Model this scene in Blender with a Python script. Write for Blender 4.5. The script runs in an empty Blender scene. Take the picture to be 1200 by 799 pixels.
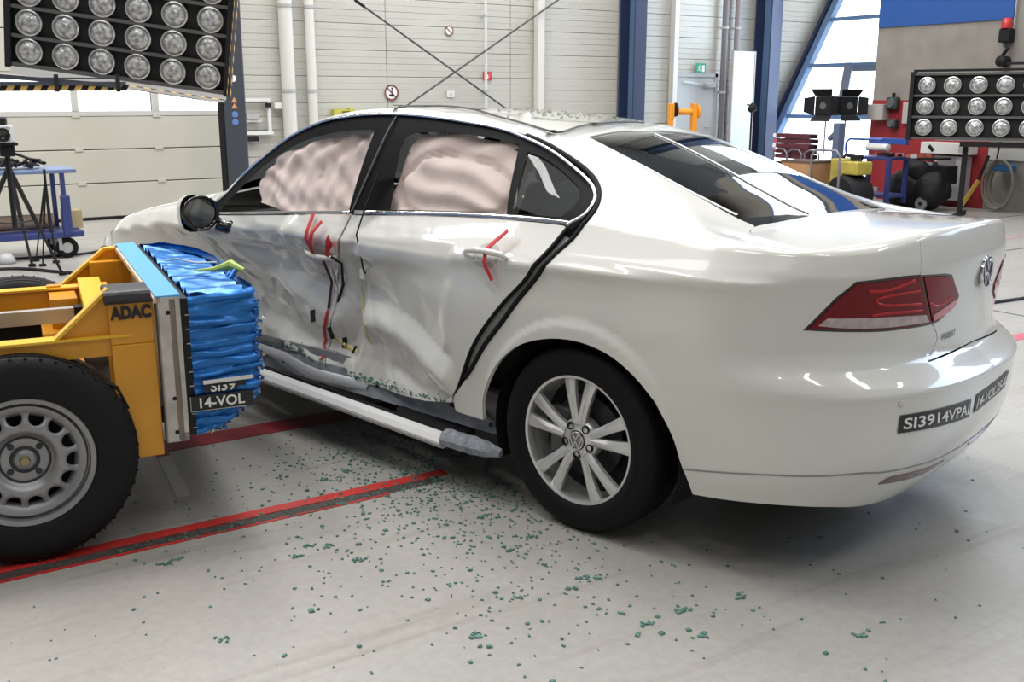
import bpy, bmesh, math, random
import numpy as np
from mathutils import Vector, Matrix, Euler, noise
from mathutils.geometry import delaunay_2d_cdt
sc = bpy.context.scene
col = sc.collection
rnd = random.Random(7)
pi = math.pi
# ------------------------------------------------------------------ camera, world, lights, exposure
CAMPOS = Vector((-2.889, -2.966, 1.50))
AZ = math.radians(57.0); PIT = math.atan(284.5/1200)
cd = bpy.data.cameras.new('camera'); cam = bpy.data.objects.new('camera', cd); col.objects.link(cam)
cd.sensor_width = 36; cd.lens = 36.0; cd.clip_start = .05; cd.clip_end = 200
cam.location = CAMPOS; cam.rotation_euler = (pi/2-PIT, 0, AZ-pi/2)
sc.camera = cam
sc.view_settings.view_transform = 'Standard'; sc.view_settings.look = 'None'
sc.view_settings.gamma = 1; sc.view_settings.use_curve_mapping = False
sc.view_settings.exposure = -0.2
w = bpy.data.worlds.new('sky'); sc.world = w; w.use_nodes = True
w.node_tree.nodes['Background'].inputs[0].default_value = (.72, .86, 1, 1)
w.node_tree.nodes['Background'].inputs[1].default_value = 1.1
sc.cycles.use_denoising = True
sc.cycles.max_bounces = 10; sc.cycles.transparent_max_bounces = 16; sc.cycles.caustics_reflective = False; sc.cycles.caustics_refractive = False
sc.cycles.sample_clamp_indirect = 6
def area(name, loc, rot, sx, sy, power, colr=(1, .98, .95)):
    l = bpy.data.lights.new(name, 'AREA'); l.shape = 'RECTANGLE'; l.size = sx; l.size_y = sy; l.energy = power; l.color = colr
    o = bpy.data.objects.new(name, l); col.objects.link(o); o.location = loc; o.rotation_euler = rot
    o['kind'] = 'structure'
    return o
# rows of long hall luminaires below the roof, daylight through the slanted glazing, and an added cool lamp at the right
for ix, x in enumerate((-7.5, -3.5, .5, 4.5, 8.0)):
    for iy, y in enumerate((-5.5, -1.0, 3.5, 8.0)):
        area('ceiling_light', (x, y, 8.7), (0, 0, 0), .5, 2.6, (90, 90, 170, 200)[iy])
area('ceiling_skylight', (-1.5, 5.0, 8.75), (0, 0, 0), 9.0, 6.0, 760, (.97, .98, 1))
area('cool_daylight', (11.6, 8.9, 3.2), (0, math.radians(80), 0), 4.0, 2.4, 150, (.62, .78, 1))
area('cool_daylight', (9.9, -3.6, 4.2), (0, math.radians(70), 0), 4.0, 6.0, 520, (.55, .72, 1))  # added lamp out of view, cools floor and car rear; no window modelled there
def ray(u, v):
    F = Vector((math.cos(AZ)*math.cos(PIT), math.sin(AZ)*math.cos(PIT), -math.sin(PIT)))
    R = Vector((math.sin(AZ), -math.cos(AZ), 0)); U = R.cross(F)
    return F+R*((u-600)/1200)-U*((v-399.5)/1200)
def on(ax, val, u, v):
    d = ray(u, v); return CAMPOS+d*((val-CAMPOS[ax])/d[ax])
# ------------------------------------------------------------------ materials
MC = {}
def mat(name, c, rough=.5, metal=0., noise_amt=0., nscale=8., bump=0., bscale=60., coat=0., emit=None, estr=1., spec=.5, c2=None):
    if name in MC: return MC[name]
    m = bpy.data.materials.new(name); m.use_nodes = True; nt = m.node_tree; b = nt.nodes['Principled BSDF']
    b.inputs['Base Color'].default_value = (*c, 1); b.inputs['Roughness'].default_value = rough; b.inputs['Metallic'].default_value = metal
    b.inputs['Coat Weight'].default_value = coat; b.inputs['Coat Roughness'].default_value = .03
    b.inputs['Specular IOR Level'].default_value = spec
    if emit: b.inputs['Emission Color'].default_value = (*emit, 1); b.inputs['Emission Strength'].default_value = estr
    tc = nt.nodes.new('ShaderNodeTexCoord')
    if noise_amt or c2:
        n = nt.nodes.new('ShaderNodeTexNoise'); n.inputs['Scale'].default_value = nscale; n.inputs['Detail'].default_value = 5
        nt.links.new(tc.outputs['Object'], n.inputs['Vector'])
        r = nt.nodes.new('ShaderNodeValToRGB'); r.color_ramp.elements[0].position = .3; r.color_ramp.elements[1].position = .7
        a = c2 if c2 else tuple(max(0, x*(1-noise_amt)) for x in c)
        r.color_ramp.elements[0].color = (*a, 1); r.color_ramp.elements[1].color = (*[min(1, x*(1+noise_amt)) for x in c], 1)
        nt.links.new(n.outputs[0], r.inputs[0]); nt.links.new(r.outputs[0], b.inputs['Base Color'])
    if bump:
        n = nt.nodes.new('ShaderNodeTexNoise'); n.inputs['Scale'].default_value = bscale; n.inputs['Detail'].default_value = 4
        nt.links.new(tc.outputs['Object'], n.inputs['Vector'])
        bp = nt.nodes.new('ShaderNodeBump'); bp.inputs['Strength'].default_value = bump; bp.inputs['Distance'].default_value = .01
        nt.links.new(n.outputs[0], bp.inputs['Height']); nt.links.new(bp.outputs[0], b.inputs['Normal'])
    MC[name] = m; return m
def glass(name, tint, refl=.5, rough=.01):
    if name in MC: return MC[name]
    m = bpy.data.materials.new(name); m.use_nodes = True; nt = m.node_tree
    for n in list(nt.nodes):
        if n.type != 'OUTPUT_MATERIAL': nt.nodes.remove(n)
    out = [n for n in nt.nodes if n.type == 'OUTPUT_MATERIAL'][0]
    t = nt.nodes.new('ShaderNodeBsdfTransparent'); t.inputs[0].default_value = (*tint, 1)
    g = nt.nodes.new('ShaderNodeBsdfGlossy'); g.inputs['Roughness'].default_value = rough; g.inputs[0].default_value = (1, 1, 1, 1)
    f = nt.nodes.new('ShaderNodeFresnel'); f.inputs[0].default_value = 1.5
    mm = nt.nodes.new('ShaderNodeMath'); mm.operation = 'MULTIPLY'; mm.inputs[1].default_value = refl
    x = nt.nodes.new('ShaderNodeMixShader')
    nt.links.new(f.outputs[0], mm.inputs[0]); nt.links.new(mm.outputs[0], x.inputs[0]); nt.links.new(t.outputs[0], x.inputs[1]); nt.links.new(g.outputs[0], x.inputs[2]); nt.links.new(x.outputs[0], out.inputs[0])
    MC[name] = m; return m
white = mat('car_paint_white', (.665, .66, .615), .28, 0, coat=1.0)
black = mat('black_plastic', (.010, .010, .011), .5, spec=.3)
gloss_black = mat('gloss_black', (.008, .008, .009), .12, coat=.5)
rubber = mat('tyre_rubber', (.007, .007, .008), .65, bump=.15, bscale=120, spec=.18)
chrome = mat('chrome', (.75, .75, .77), .12, 1.)
alloy = mat('silver_alloy', (.70, .70, .69), .30, .6)
dark_metal = mat('dark_brake_metal', (.05, .05, .055), .5, .6)
sill_m = mat('grey_primed_metal', (.27, .28, .30), .42, .35, noise_amt=.25, nscale=14)
trim_white = mat('white_rocker_plastic', (.74, .74, .73), .35)
trim_grey = mat('grey_scuffed_plastic', (.22, .24, .27), .5, 0, noise_amt=.4, nscale=30)
red_tape = mat('red_cloth_tape', (.55, .03, .03), .55)
airbag = mat('pinkish_airbag_cloth', (.55, .46, .425), .85, noise_amt=.08, nscale=9, bump=.2, bscale=25)
seat_m = mat('dark_grey_upholstery', (.05, .05, .052), .8)
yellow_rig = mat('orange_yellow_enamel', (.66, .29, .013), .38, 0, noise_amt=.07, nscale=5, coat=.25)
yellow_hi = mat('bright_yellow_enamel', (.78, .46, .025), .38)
steel = mat('bare_worn_steel', (.50, .48, .44), .42, .35, noise_amt=.3, nscale=9)
alu = mat('brushed_aluminium', (.50, .49, .47), .4, .5)
blue_foil = mat('blue_anodised_foil', (.018, .17, .52), .30, .35, noise_amt=.25, nscale=10)
light_blue = mat('light_blue_film', (.11, .40, .72), .35)
blue_steel = mat('dark_blue_steel_paint', (.022, .035, .085), .45)
blue_frame = mat('mid_blue_frame_paint', (.11, .19, .33), .45)
wall_m = mat('cream_wall_panel', (.50, .487, .435), .45, noise_amt=.03, nscale=2)
pipe_m = mat('cream_pipe', (.66, .65, .60), .35)
gate_m = mat('cream_gate_panel', (.475, .455, .39), .5, noise_amt=.03, nscale=2)
dark_m = mat('near_black_paint', (.012, .012, .014), .55, spec=.25)
concrete = mat('grey_concrete', (.27, .25, .225), .85, noise_amt=.12, nscale=3, bump=.2, bscale=20)
red_paint = mat('red_wall_paint', (.30, .018, .024), .6)
blue_paint = mat('blue_wall_paint', (.015, .085, .33), .6)
orange_m = mat('orange_enamel', (.85, .33, .02), .4)
wood_m = mat('brown_cardboard', (.42, .23, .11), .8, noise_amt=.1)
cart_blue = mat('navy_blue_enamel', (.035, .05, .19), .4)
white_m = mat('white_enamel', (.72, .72, .70), .4)
grey_m = mat('light_grey_plastic', (.42, .42, .41), .5)
haz_y = mat('hazard_yellow', (.72, .46, .13), .6)
sign_red = mat('sign_red', (.55, .04, .04), .5); sign_white = mat('sign_white', (.8, .8, .78), .5); sign_green = mat('sign_green', (.03, .35, .2), .5)
pane_m = mat('daylit_pane', (.8, .85, .9), .3, emit=(.86, .94, 1), estr=2.2)
# ------------------------------------------------------------------ object helpers
def tag(o, label, cat, group=None, kind=None):
    if label: o['label'] = label
    if cat: o['category'] = cat
    if group: o['group'] = group
    if kind: o['kind'] = kind
    return o
def link(name, me, m, parent=None, smooth=False):
    o = bpy.data.objects.new(name, me); col.objects.link(o)
    if m:
        for x in (m if isinstance(m, (list, tuple)) else [m]): me.materials.append(x)
    if smooth:
        for p in me.polygons: p.use_smooth = True
    if parent: o.parent = parent
    return o
def empty(name, loc=(0, 0, 0), rz=0, label=None, cat=None, group=None):
    o = bpy.data.objects.new(name, None); col.objects.link(o); o.location = loc; o.rotation_euler = (0, 0, rz)
    o.empty_display_size = .05
    return tag(o, label, cat, group)
class MB:
    def __init__(s): s.v = []; s.f = []; s.mi = []
    def add(s, vs, fs, mi=0):
        n = len(s.v); s.v += [tuple(x) for x in vs]; s.f += [tuple(i+n for i in f) for f in fs]; s.mi += [mi]*len(fs); return s
    def box(s, x0, x1, y0, y1, z0, z1, mi=0, M=None, bev=0):
        if bev:
            b = bmesh.new(); bmesh.ops.create_cube(b, size=1)
            for v in b.verts: v.co = Vector(((x0+x1)/2+v.co.x*(x1-x0), (y0+y1)/2+v.co.y*(y1-y0), (z0+z1)/2+v.co.z*(z1-z0)))
            bmesh.ops.bevel(b, geom=b.edges[:], offset=bev, segments=2, affect='EDGES', profile=.5)
            vs = [v.co.copy() for v in b.verts]; fs = [[v.index for v in f.verts] for f in b.faces]; b.free()
        else:
            vs = [Vector((x, y, z)) for z in (z0, z1) for x, y in ((x0, y0), (x1, y0), (x1, y1), (x0, y1))]
            fs = [(3, 2, 1, 0), (4, 5, 6, 7), (0, 1, 5, 4), (1, 2, 6, 5), (2, 3, 7, 6), (3, 0, 4, 7)]
        if M: vs = [M @ v for v in vs]
        return s.add(vs, fs, mi)
    def tube(s, pts, r, n=8, mi=0, cap=True, closed=False):
        pts = [Vector(p) for p in pts]; rs = r if isinstance(r, (list, tuple)) else [r]*len(pts)
        up = None; rings = []
        for i, p in enumerate(pts):
            a = pts[i-1] if (i > 0 or closed) else p; b = pts[(i+1) % len(pts)] if (i < len(pts)-1 or closed) else p
            t = (b-a).normalized()
            if up is None: up = Vector((0, 0, 1)) if abs(t.z) < .9 else Vector((1, 0, 0))
            x = t.cross(up).normalized(); y = x.cross(t).normalized(); up = y
            rings.append([p+(x*math.cos(k*2*pi/n)+y*math.sin(k*2*pi/n))*rs[i] for k in range(n)])
        vs = [v for rg in rings for v in rg]; fs = []; m = len(pts)
        for i in range(m if closed else m-1):
            for k in range(n):
                a = i*n+k; b = i*n+(k+1) % n; c = ((i+1) % m)*n+(k+1) % n; d = ((i+1) % m)*n+k
                fs.append((a, b, c, d))
        if cap and not closed: fs.append(tuple(range(n))[::-1]); fs.append(tuple((m-1)*n+k for k in range(n)))
        return s.add(vs, fs, mi)
    def bar(s, a, b, wx, wz, mi=0):
        a = Vector(a); b = Vector(b); t = (b-a).normalized(); up = Vector((0, 0, 1)) if abs(t.z) < .95 else Vector((0, 1, 0))
        x = t.cross(up).normalized(); y = x.cross(t)
        vs = [p+x*sx*wx/2+y*sy*wz/2 for p in (a, b) for sx, sy in ((-1, -1), (1, -1), (1, 1), (-1, 1))]
        return s.add(vs, [(3, 2, 1, 0), (4, 5, 6, 7), (0, 1, 5, 4), (1, 2, 6, 5), (2, 3, 7, 6), (3, 0, 4, 7)], mi)
    def lathe(s, prof, n=48, axis='y', mi=0, M=None, closed=False):
        """prof: (radius, along-axis)"""
        vs = []; fs = []; m = len(prof)
        for k in range(n):
            a = 2*pi*k/n; c, q = math.cos(a), math.sin(a)
            for r, h in prof:
                v = Vector((r*c, h, r*q)) if axis == 'y' else (Vector((r*c, r*q, h)) if axis == 'z' else Vector((h, r*c, r*q)))
                vs.append(M @ v if M else v)
        for k in range(n):
            k2 = (k+1) % n
            for i in range(m if closed else m-1):
                i2 = (i+1) % m
                fs.append((k*m+i, k2*m+i, k2*m+i2, k*m+i2))
        return s.add(vs, fs, mi)
    def prism(s, poly, d, mi=0):
        """poly: list of 3D points (planar), extruded by vector d"""
        n = len(poly); d = Vector(d); vs = [Vector(p) for p in poly]+[Vector(p)+d for p in poly]
        fs = [tuple(range(n))[::-1], tuple(range(n, 2*n))]+[(i, (i+1) % n, n+(i+1) % n, n+i) for i in range(n)]
        return s.add(vs, fs, mi)
    def build(s, name, m, parent=None, smooth=False, auto=None):
        me = bpy.data.meshes.new(name); me.from_pydata(s.v, [], s.f); me.update()
        o = link(name, me, m, parent)
        for p, k in zip(me.polygons, s.mi): p.material_index = k
        b = bmesh.new(); b.from_mesh(me); bmesh.ops.recalc_face_normals(b, faces=b.faces); b.to_mesh(me); b.free()
        if smooth or auto:
            me.polygons.foreach_set('use_smooth', [True]*len(me.polygons))
            if auto: me.set_sharp_from_angle(angle=math.radians(auto))
        return o
def copy_tree(o, parent=None):
    c = o.copy(); col.objects.link(c); c.parent = parent
    for ch in [x for x in col.objects if x.parent == o]: copy_tree(ch, c)
    return c
def text_mesh(txt, size=1., bold=.0, align='LEFT'):
    cu = bpy.data.curves.new('lettering', 'FONT'); cu.body = txt; cu.size = size; cu.offset = bold; cu.align_x = align; cu.resolution_u = 3
    o = bpy.data.objects.new('lettering', cu); col.objects.link(o)
    dg = bpy.context.evaluated_depsgraph_get(); me = bpy.data.meshes.new_from_object(o.evaluated_get(dg))
    V = [tuple(v.co) for v in me.vertices]; Fc = [tuple(p.vertices) for p in me.polygons]
    bpy.data.objects.remove(o); bpy.data.curves.remove(cu)
    return V, Fc
def put_text(txt, fn, size, m, parent, name='lettering', bold=0., align='LEFT'):
    V, Fc = text_mesh(txt, size, bold, align)
    mb = MB(); mb.add([fn(x, y) for x, y, z in V], Fc); me = bpy.data.meshes.new(name); me.from_pydata(mb.v, [], mb.f)
    return link(name, me, m, parent)
# ------------------------------------------------------------------ body surfaces of the car
def CR(pts):
    P=np.array(pts,float); X=P[:,0]; V=P[:,1:]
    d=(V[1:]-V[:-1])/(X[1:]-X[:-1])[:,None]
    M=np.zeros_like(V); h=(X[1:]-X[:-1])[:,None]
    M[1:-1]=(d[:-1]*h[1:]+d[1:]*h[:-1])/(h[1:]+h[:-1]); M[0]=d[0]; M[-1]=d[-1]
    one=V.shape[1]==1
    def f(x):
        x=np.asarray(x,float); xc=np.clip(x,X[0],X[-1]); i=np.clip(np.searchsorted(X,xc)-1,0,len(X)-2)
        hh=X[i+1]-X[i]; t=(xc-X[i])/hh; t_=t[...,None]; H=hh[...,None]
        r=(2*t_**3-3*t_**2+1)*V[i]+(t_**3-2*t_**2+t_)*H*M[i]+(-2*t_**3+3*t_**2)*V[i+1]+(t_**3-t_**2)*H*M[i+1]
        return r[...,0] if one else r
    return f
hw=CR([(.10,.78),(.17,.84),(.22,.868),(.30,.888),(.45,.902),(.65,.912),(.78,.912),(.86,.9065),(.91,.9065),(.938,.911),(.946,.9105),(.955,.903),(.97,.893),(1.0,.870),(1.05,.835),(1.12,.79)])
xr=CR([(.10,.86),(.20,.93),(.28,.985),(.33,1.01),(.40,1.045),(.50,1.075),(.60,1.090),(.632,1.092),(.640,1.084),(.665,1.055),(.69,1.022),(.70,1.014),(.715,1.012),(.80,1.012),(.90,1.022),(1.0,1.034),(1.06,1.028),(1.10,1.020),(1.15,1.02)])
zc=CR([(-3.66,.70),(-3.2,.80),(-2.7,.88),(-2.0,.92),(-.93,.93),(0,.95),(.6,.968),(.9,.985),(1.2,.995),(1.9,.995)])
zt=CR([(-4.6,.70),(-3.66,.74),(-3.3,.82),(-2.9,.905),(-2.5,.95),(-2.14,.972),(-1.6,1.012),(-1.06,1.048),(-.5,1.078),(-.1,1.082),(.25,1.062),(.5,1.048),(.8,1.042),(.95,1.038),(1.1,1.048),(1.3,1.078),(1.5,1.094),(1.9,1.103)])
X1=.45;X2=-2.85
def plan(s,b,xe,xf=-3.66,NS=2.35):
    """half outline: x,y(<0)"""
    s=np.asarray(s,float)
    LR=.9*math.pi/2; ph=np.clip((s-X1)/LR*math.pi/2,0,math.pi/2)
    a=xe-X1; r=1/((np.cos(ph)/b)**NS+(np.sin(ph)/a)**NS)**(1/NS)
    x=X1+r*np.sin(ph); y=-r*np.cos(ph)
    pf=np.clip((X2-s)/LR*math.pi/2,0,math.pi/2); af=X2-xf; rf=1/((np.cos(pf)/b)**2.6+(np.sin(pf)/af)**2.6)**(1/2.6)
    fx=X2-rf*np.sin(pf); fy=-rf*np.cos(pf)
    mid=(s>=X2)&(s<=X1)
    x=np.where(s<X2,fx,np.where(mid,s,x)); y=np.where(s<X2,fy,np.where(mid,-b,y))
    return x,y
def sst(a,b,x): t=np.clip((x-a)/(b-a),0,1); return t*t*(3-2*t)
DENT=[1.0]
def lean(y):
    """the body leans on its right springs: drop of the shell across the car"""
    t=np.asarray(y,float)+.62; return .025*np.where(t<=0,0,np.where(t<.3,t*t/.6,t-.15))
def dent(x,z): return DENTF(x,z)*DENT[0]
def PL(x,pts):
    P=np.array(pts); return np.interp(x,P[:,0],P[:,1])
def seg(x,z,pts,w,fade=.08):
    """tent ridge along a polyline in the (x,z) plane"""
    best=np.full(np.shape(x),9.)
    for (a,b),(c,d) in zip(pts[:-1],pts[1:]):
        L=(c-a)**2+(d-b)**2; t=np.clip(((x-a)*(c-a)+(z-b)*(d-b))/L,0,1)
        best=np.minimum(best,np.hypot(x-a-t*(c-a),z-b-t*(d-b)))
    return np.maximum(0,1-np.sqrt(best**2+(.16*w)**2)/w)
RIDGES=[([(-1.15,.585),(-1.0,.605),(-.86,.565),(-.72,.50),(-.62,.455)],.09,-.042),
([(-2.25,.87),(-1.82,.70),(-1.575,.605),(-1.37,.57)],.11,-.045),
([(-1.95,.52),(-1.66,.455),(-1.45,.42)],.07,.03),
([(-1.225,1.0),(-1.222,.85),(-1.23,.63),(-1.30,.45)],.07,.028),
([(-.60,.60),(-.605,.68),(-.58,.80)],.05,-.012),
([(-1.10,1.02),(-1.16,.97),(-1.19,.91)],.05,.018),
([(-1.615,.95),(-1.64,.86),(-1.50,.80)],.06,-.020),
([(-1.18,.915),(-.92,.925),(-.6,.935)],.035,.010),
([(-.95,.42),(-.80,.38),(-.62,.36)],.05,.02),
([(-1.05,.75),(-.85,.70),(-.75,.60)],.12,.012),
([(-2.05,.95),(-1.85,.90),(-1.7,.90)],.05,.012)]
def DENTF(x,z):
    x=np.asarray(x,float); z=np.asarray(z,float)
    fx=PL(x,[(-3.1,0),(-2.7,.35),(-2.3,.8),(-1.9,1),(-1.45,.92),(-1.22,.72),(-.95,.42),(-.72,.14),(-.56,0)])
    fz=PL(z,[(.1,.55),(.3,.62),(.42,.85),(.6,1),(.74,.93),(.83,.66),(.875,.36),(.93,.2),(1.0,.10),(1.1,.06)])
    m=np.clip(fx*2.5,0,1)*np.clip(fz*2,0,1)
    d=.155*fx*fz
    for p,w,a in RIDGES: d=d+a*seg(x,z,p,w)*np.clip((-.54-x)/.06,0,1)
    n=np.sin(9.1*x+5.3*z+1.2*np.sin(13*z-4*x))*np.sin(7.7*z-3.1*x+1.7*np.sin(8*x+3*z))
    n2=1-np.abs(np.sin(17*x+9*z+1.4*np.sin(11*z+6*x)))-np.abs(np.sin(13*z-8*x+2*np.sin(9*x)))*.5
    d=d+m*(.010*n+.0045*n2)
    return d*np.clip((-.54-x)/.05,0,1)
def lim(s): return s
KV=.45
def F_(s,v):
    """whole side of the body: v up to the belt line is height, above it runs up the greenhouse"""
    s=np.asarray(s,float); v=np.asarray(v,float); z0=zt(s)
    a=W(s,np.minimum(v,z0)); b=G(s,np.clip((v-z0)/KV,0,1.0)) 
    return np.where((v<=z0)[...,None],a,b)
def W(s,z):
    s=np.asarray(s,float); z=np.asarray(z,float)
    zz=z*.95/zc(s)
    zr=np.where(s>.9,z,zz)
    w=sst(.5,1.0,s); zr=zz*(1-w)+z*w
    b=hw(zz); xe=xr(zr)
    # wheel arch flare
    x,y=plan(s,b,xe,-3.66+.12*(z-.6)**2*4+.0*z,3.0-.65*sst(.34,.60,z)-.33*sst(.64,.76,z))
    r=np.hypot(s-.01,z-.33); y=y-.011*(1-sst(.415,.450,r))*(np.abs(s)<.7)
    d=dent(x,z)
    return np.stack([x,y+d,z-lean(y)],-1)
zcen=CR([(-3.75,.62),(-3.6,.80),(-3.4,.89),(-3.1,.97),(-2.8,1.026),(-2.6,1.05),(-2.5,1.07),(-2.42,1.10),(-2.23,1.215),(-1.98,1.338),(-1.75,1.413),(-1.5,1.45),(-1.2,1.465),(-.95,1.456),(-.7,1.431),(-.5,1.406),(-.34,1.378),(-.2,1.34),(0,1.275),(.25,1.184),(.48,1.114),(.53,1.106),(.6,1.106),(.8,1.110),(.95,1.114),(1.1,1.114)])
crown=CR([(-3.7,.12),(-2.6,.08),(-2.2,.08),(-1.8,.04),(-1.5,.015),(-1.1,.03),(-.7,.06),(-.3,.06),(.3,.05),(.6,.085),(.9,.12),(1.1,.12)])
bow=CR([(-3.7,-.5),(-2.9,-.15),(-2.3,-.25),(-1.7,-.2),(-1.2,0),(-.6,0),(-.3,.10),(.45,.16),(.7,.1),(.9,0),(1.1,0)])
LC=float(lean(-.45))*1.2
def H(x,y):
    xx=x+bow(x)*y*y
    return np.stack([x+0*y,y+0*x,zcen(xx)-crown(x)*y*y-lean(y)+LC],-1)
Ry=CR([(-3.66,.60),(-3.0,.70),(-2.5,.745),(-2.25,.735),(-2.0,.685),(-1.7,.625),(-1.4,.58),(-1.1,.565),(-.7,.550),(-.3,.535),(0,.54),(.3,.575),(.45,.61),(.6,.665),(.8,.715),(1.1,.72)])
def R(s):
    s=np.asarray(s,float)
    B=W(s,zt(s)); 
    # mid: x=s, y=-Ry ; rear wrap: inset version of B
    w=sst(.6,1.0,s); wf=sst(-3.0,-3.3,s)
    x0,y0=s,-Ry(s)
    x1,y1=plan(s,.745,1.006,-3.66,2.02)
    x2,y2=plan(s,.62,1.0,-3.50)
    x=x0*(1-w)*(1-wf)+x1*w+x2*wf; y=y0*(1-w)*(1-wf)+y1*w+y2*wf
    return H(x,y)
def G(s,t):
    s=np.asarray(s,float);t=np.asarray(t,float)
    zb=zt(s); B=W(s,zb); B2=W(s,zb-.01); Rr=R(s)
    L=np.linalg.norm(Rr-B,axis=-1,keepdims=True)
    tb=(B-B2); tb/=np.linalg.norm(tb,axis=-1,keepdims=True)
    # inward direction at R on H
    e=.02
    inn=Rr.copy(); n=Rr[...,:2]-B[...,:2]; n/= (np.linalg.norm(n,axis=-1,keepdims=True)+1e-9)
    Q=H(Rr[...,0]+n[...,0]*e,Rr[...,1]+n[...,1]*e); tr=(Q-Rr); tr/=np.linalg.norm(tr,axis=-1,keepdims=True)
    kb=KB(s)[...,None]; kr=KR(s)[...,None]
    C1=B+tb*L*kb; C2=Rr-tr*L*kr
    t=t[...,None]
    return (1-t)**3*B+3*(1-t)**2*t*C1+3*(1-t)*t*t*C2+t**3*Rr
KB=CR([(-3.7,.33),(-2.4,.33),(-2.0,.25),(-1,.22),(-.2,.22),(.5,.3),(1.9,.3)])
KR=CR([(-3.7,.33),(-2.3,.33),(-2.0,.12),(-1,.12),(-.2,.14),(.2,.2),(.5,.33),(1.9,.3)])
# ------------------------------------------------------------------ the hall: floor, walls, gate, glazing
YW = 10.8; XE = 10.4
def floor_mat():
    m = bpy.data.materials.new('painted_hall_floor'); m.use_nodes = True; nt = m.node_tree; b = nt.nodes['Principled BSDF']; N = nt.nodes.new; Lk = nt.links.new
    tc = N('ShaderNodeTexCoord'); b.inputs['Roughness'].default_value = .34; b.inputs['Specular IOR Level'].default_value = .45
    def nz(scale, det, vec=None, rough=.55):
        n = N('ShaderNodeTexNoise'); n.inputs['Scale'].default_value = scale; n.inputs['Detail'].default_value = det; n.inputs['Roughness'].default_value = rough; Lk((vec or tc.outputs['Object']), n.inputs['Vector']); return n
    def ramp(src, a, bb, c0, c1):
        r = N('ShaderNodeValToRGB'); r.color_ramp.elements[0].position = a; r.color_ramp.elements[1].position = bb; r.color_ramp.elements[0].color = c0; r.color_ramp.elements[1].color = c1; Lk(src, r.inputs[0]); return r
    base = ramp(nz(.9, 4).outputs[0], .3, .7, (.345, .330, .305, 1), (.395, .380, .350, 1))
    fine = ramp(nz(28, 5).outputs[0], .35, .7, (.90, .90, .90, 1), (1.02, 1.02, 1.02, 1))
    mx = N('ShaderNodeMix'); mx.data_type = 'RGBA'; mx.blend_type = 'MULTIPLY'; mx.inputs[0].default_value = 1; Lk(base.outputs[0], mx.inputs[6]); Lk(fine.outputs[0], mx.inputs[7])
    # long drag streaks along the sled run
    mp = N('ShaderNodeMapping'); mp.inputs['Scale'].default_value = (.35, 7, 1); mp.inputs['Rotation'].default_value = (0, 0, math.radians(6)); Lk(tc.outputs['Object'], mp.inputs['Vector'])
    st = ramp(nz(1.6, 3, mp.outputs[0]).outputs[0], .56, .72, (1, 1, 1, 1), (.66, .61, .55, 1))
    m2 = N('ShaderNodeMix'); m2.data_type = 'RGBA'; m2.blend_type = 'MULTIPLY'; m2.inputs[0].default_value = .55; Lk(mx.outputs[2], m2.inputs[6]); Lk(st.outputs[0], m2.inputs[7])
    # oily specks
    sp = ramp(nz(75, 2).outputs[0], .70, .74, (1, 1, 1, 1), (.45, .42, .38, 1))
    m3 = N('ShaderNodeMix'); m3.data_type = 'RGBA'; m3.blend_type = 'MULTIPLY'; m3.inputs[0].default_value = .6; Lk(m2.outputs[2], m3.inputs[6]); Lk(sp.outputs[0], m3.inputs[7])
    Lk(m3.outputs[2], b.inputs['Base Color'])
    rr = N('ShaderNodeMapRange'); rr.inputs[3].default_value = .26; rr.inputs[4].default_value = .5; Lk(nz(5, 4).outputs[0], rr.inputs[0]); Lk(rr.outputs[0], b.inputs['Roughness'])
    bp = N('ShaderNodeBump'); bp.inputs['Strength'].default_value = .06; bp.inputs['Distance'].default_value = .01; Lk(nz(40, 4).outputs[0], bp.inputs['Height']); Lk(bp.outputs[0], b.inputs['Normal'])
    return m
def struct(o): o['kind'] = 'structure'; return o
mb = MB(); mb.box(-13, 17, -9, YW+.3, -.12, 0); floor = struct(mb.build('floor', floor_mat()))
mb = MB(); mb.box(-13, 17, -9, YW+.3, 9.0, 9.1); struct(mb.build('ceiling', mat('ceiling_grey', (.16, .16, .165), .8)))
mb = MB(); mb.box(-13.1, -13, -9, YW, 0, 9.0); struct(mb.build('wall_back', mat('far_wall_grey', (.30, .30, .29), .8)))
mb = MB(); mb.box(-13, 17, -9.1, -9, 0, 9.0); struct(mb.build('wall_front', mat('far_wall_grey', (.30, .30, .29), .8)))
# floor joints and recessed rails in the floor
seam = mat('floor_joint', (.08, .08, .08), .6)
mb = MB(); mb.box(-1.2, 10.3, 2.93, 2.955, 0, .002); struct(mb.build('trim_floor_joint', seam))
mb = MB(); mb.box(4.0, 4.02, -3, 2.9, 0, .002); struct(mb.build('trim_floor_joint', seam))
mb = MB(); mb.box(1.2, 10.3, 4.7, 4.72, 0, .002); struct(mb.build('trim_floor_joint', seam))
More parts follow.
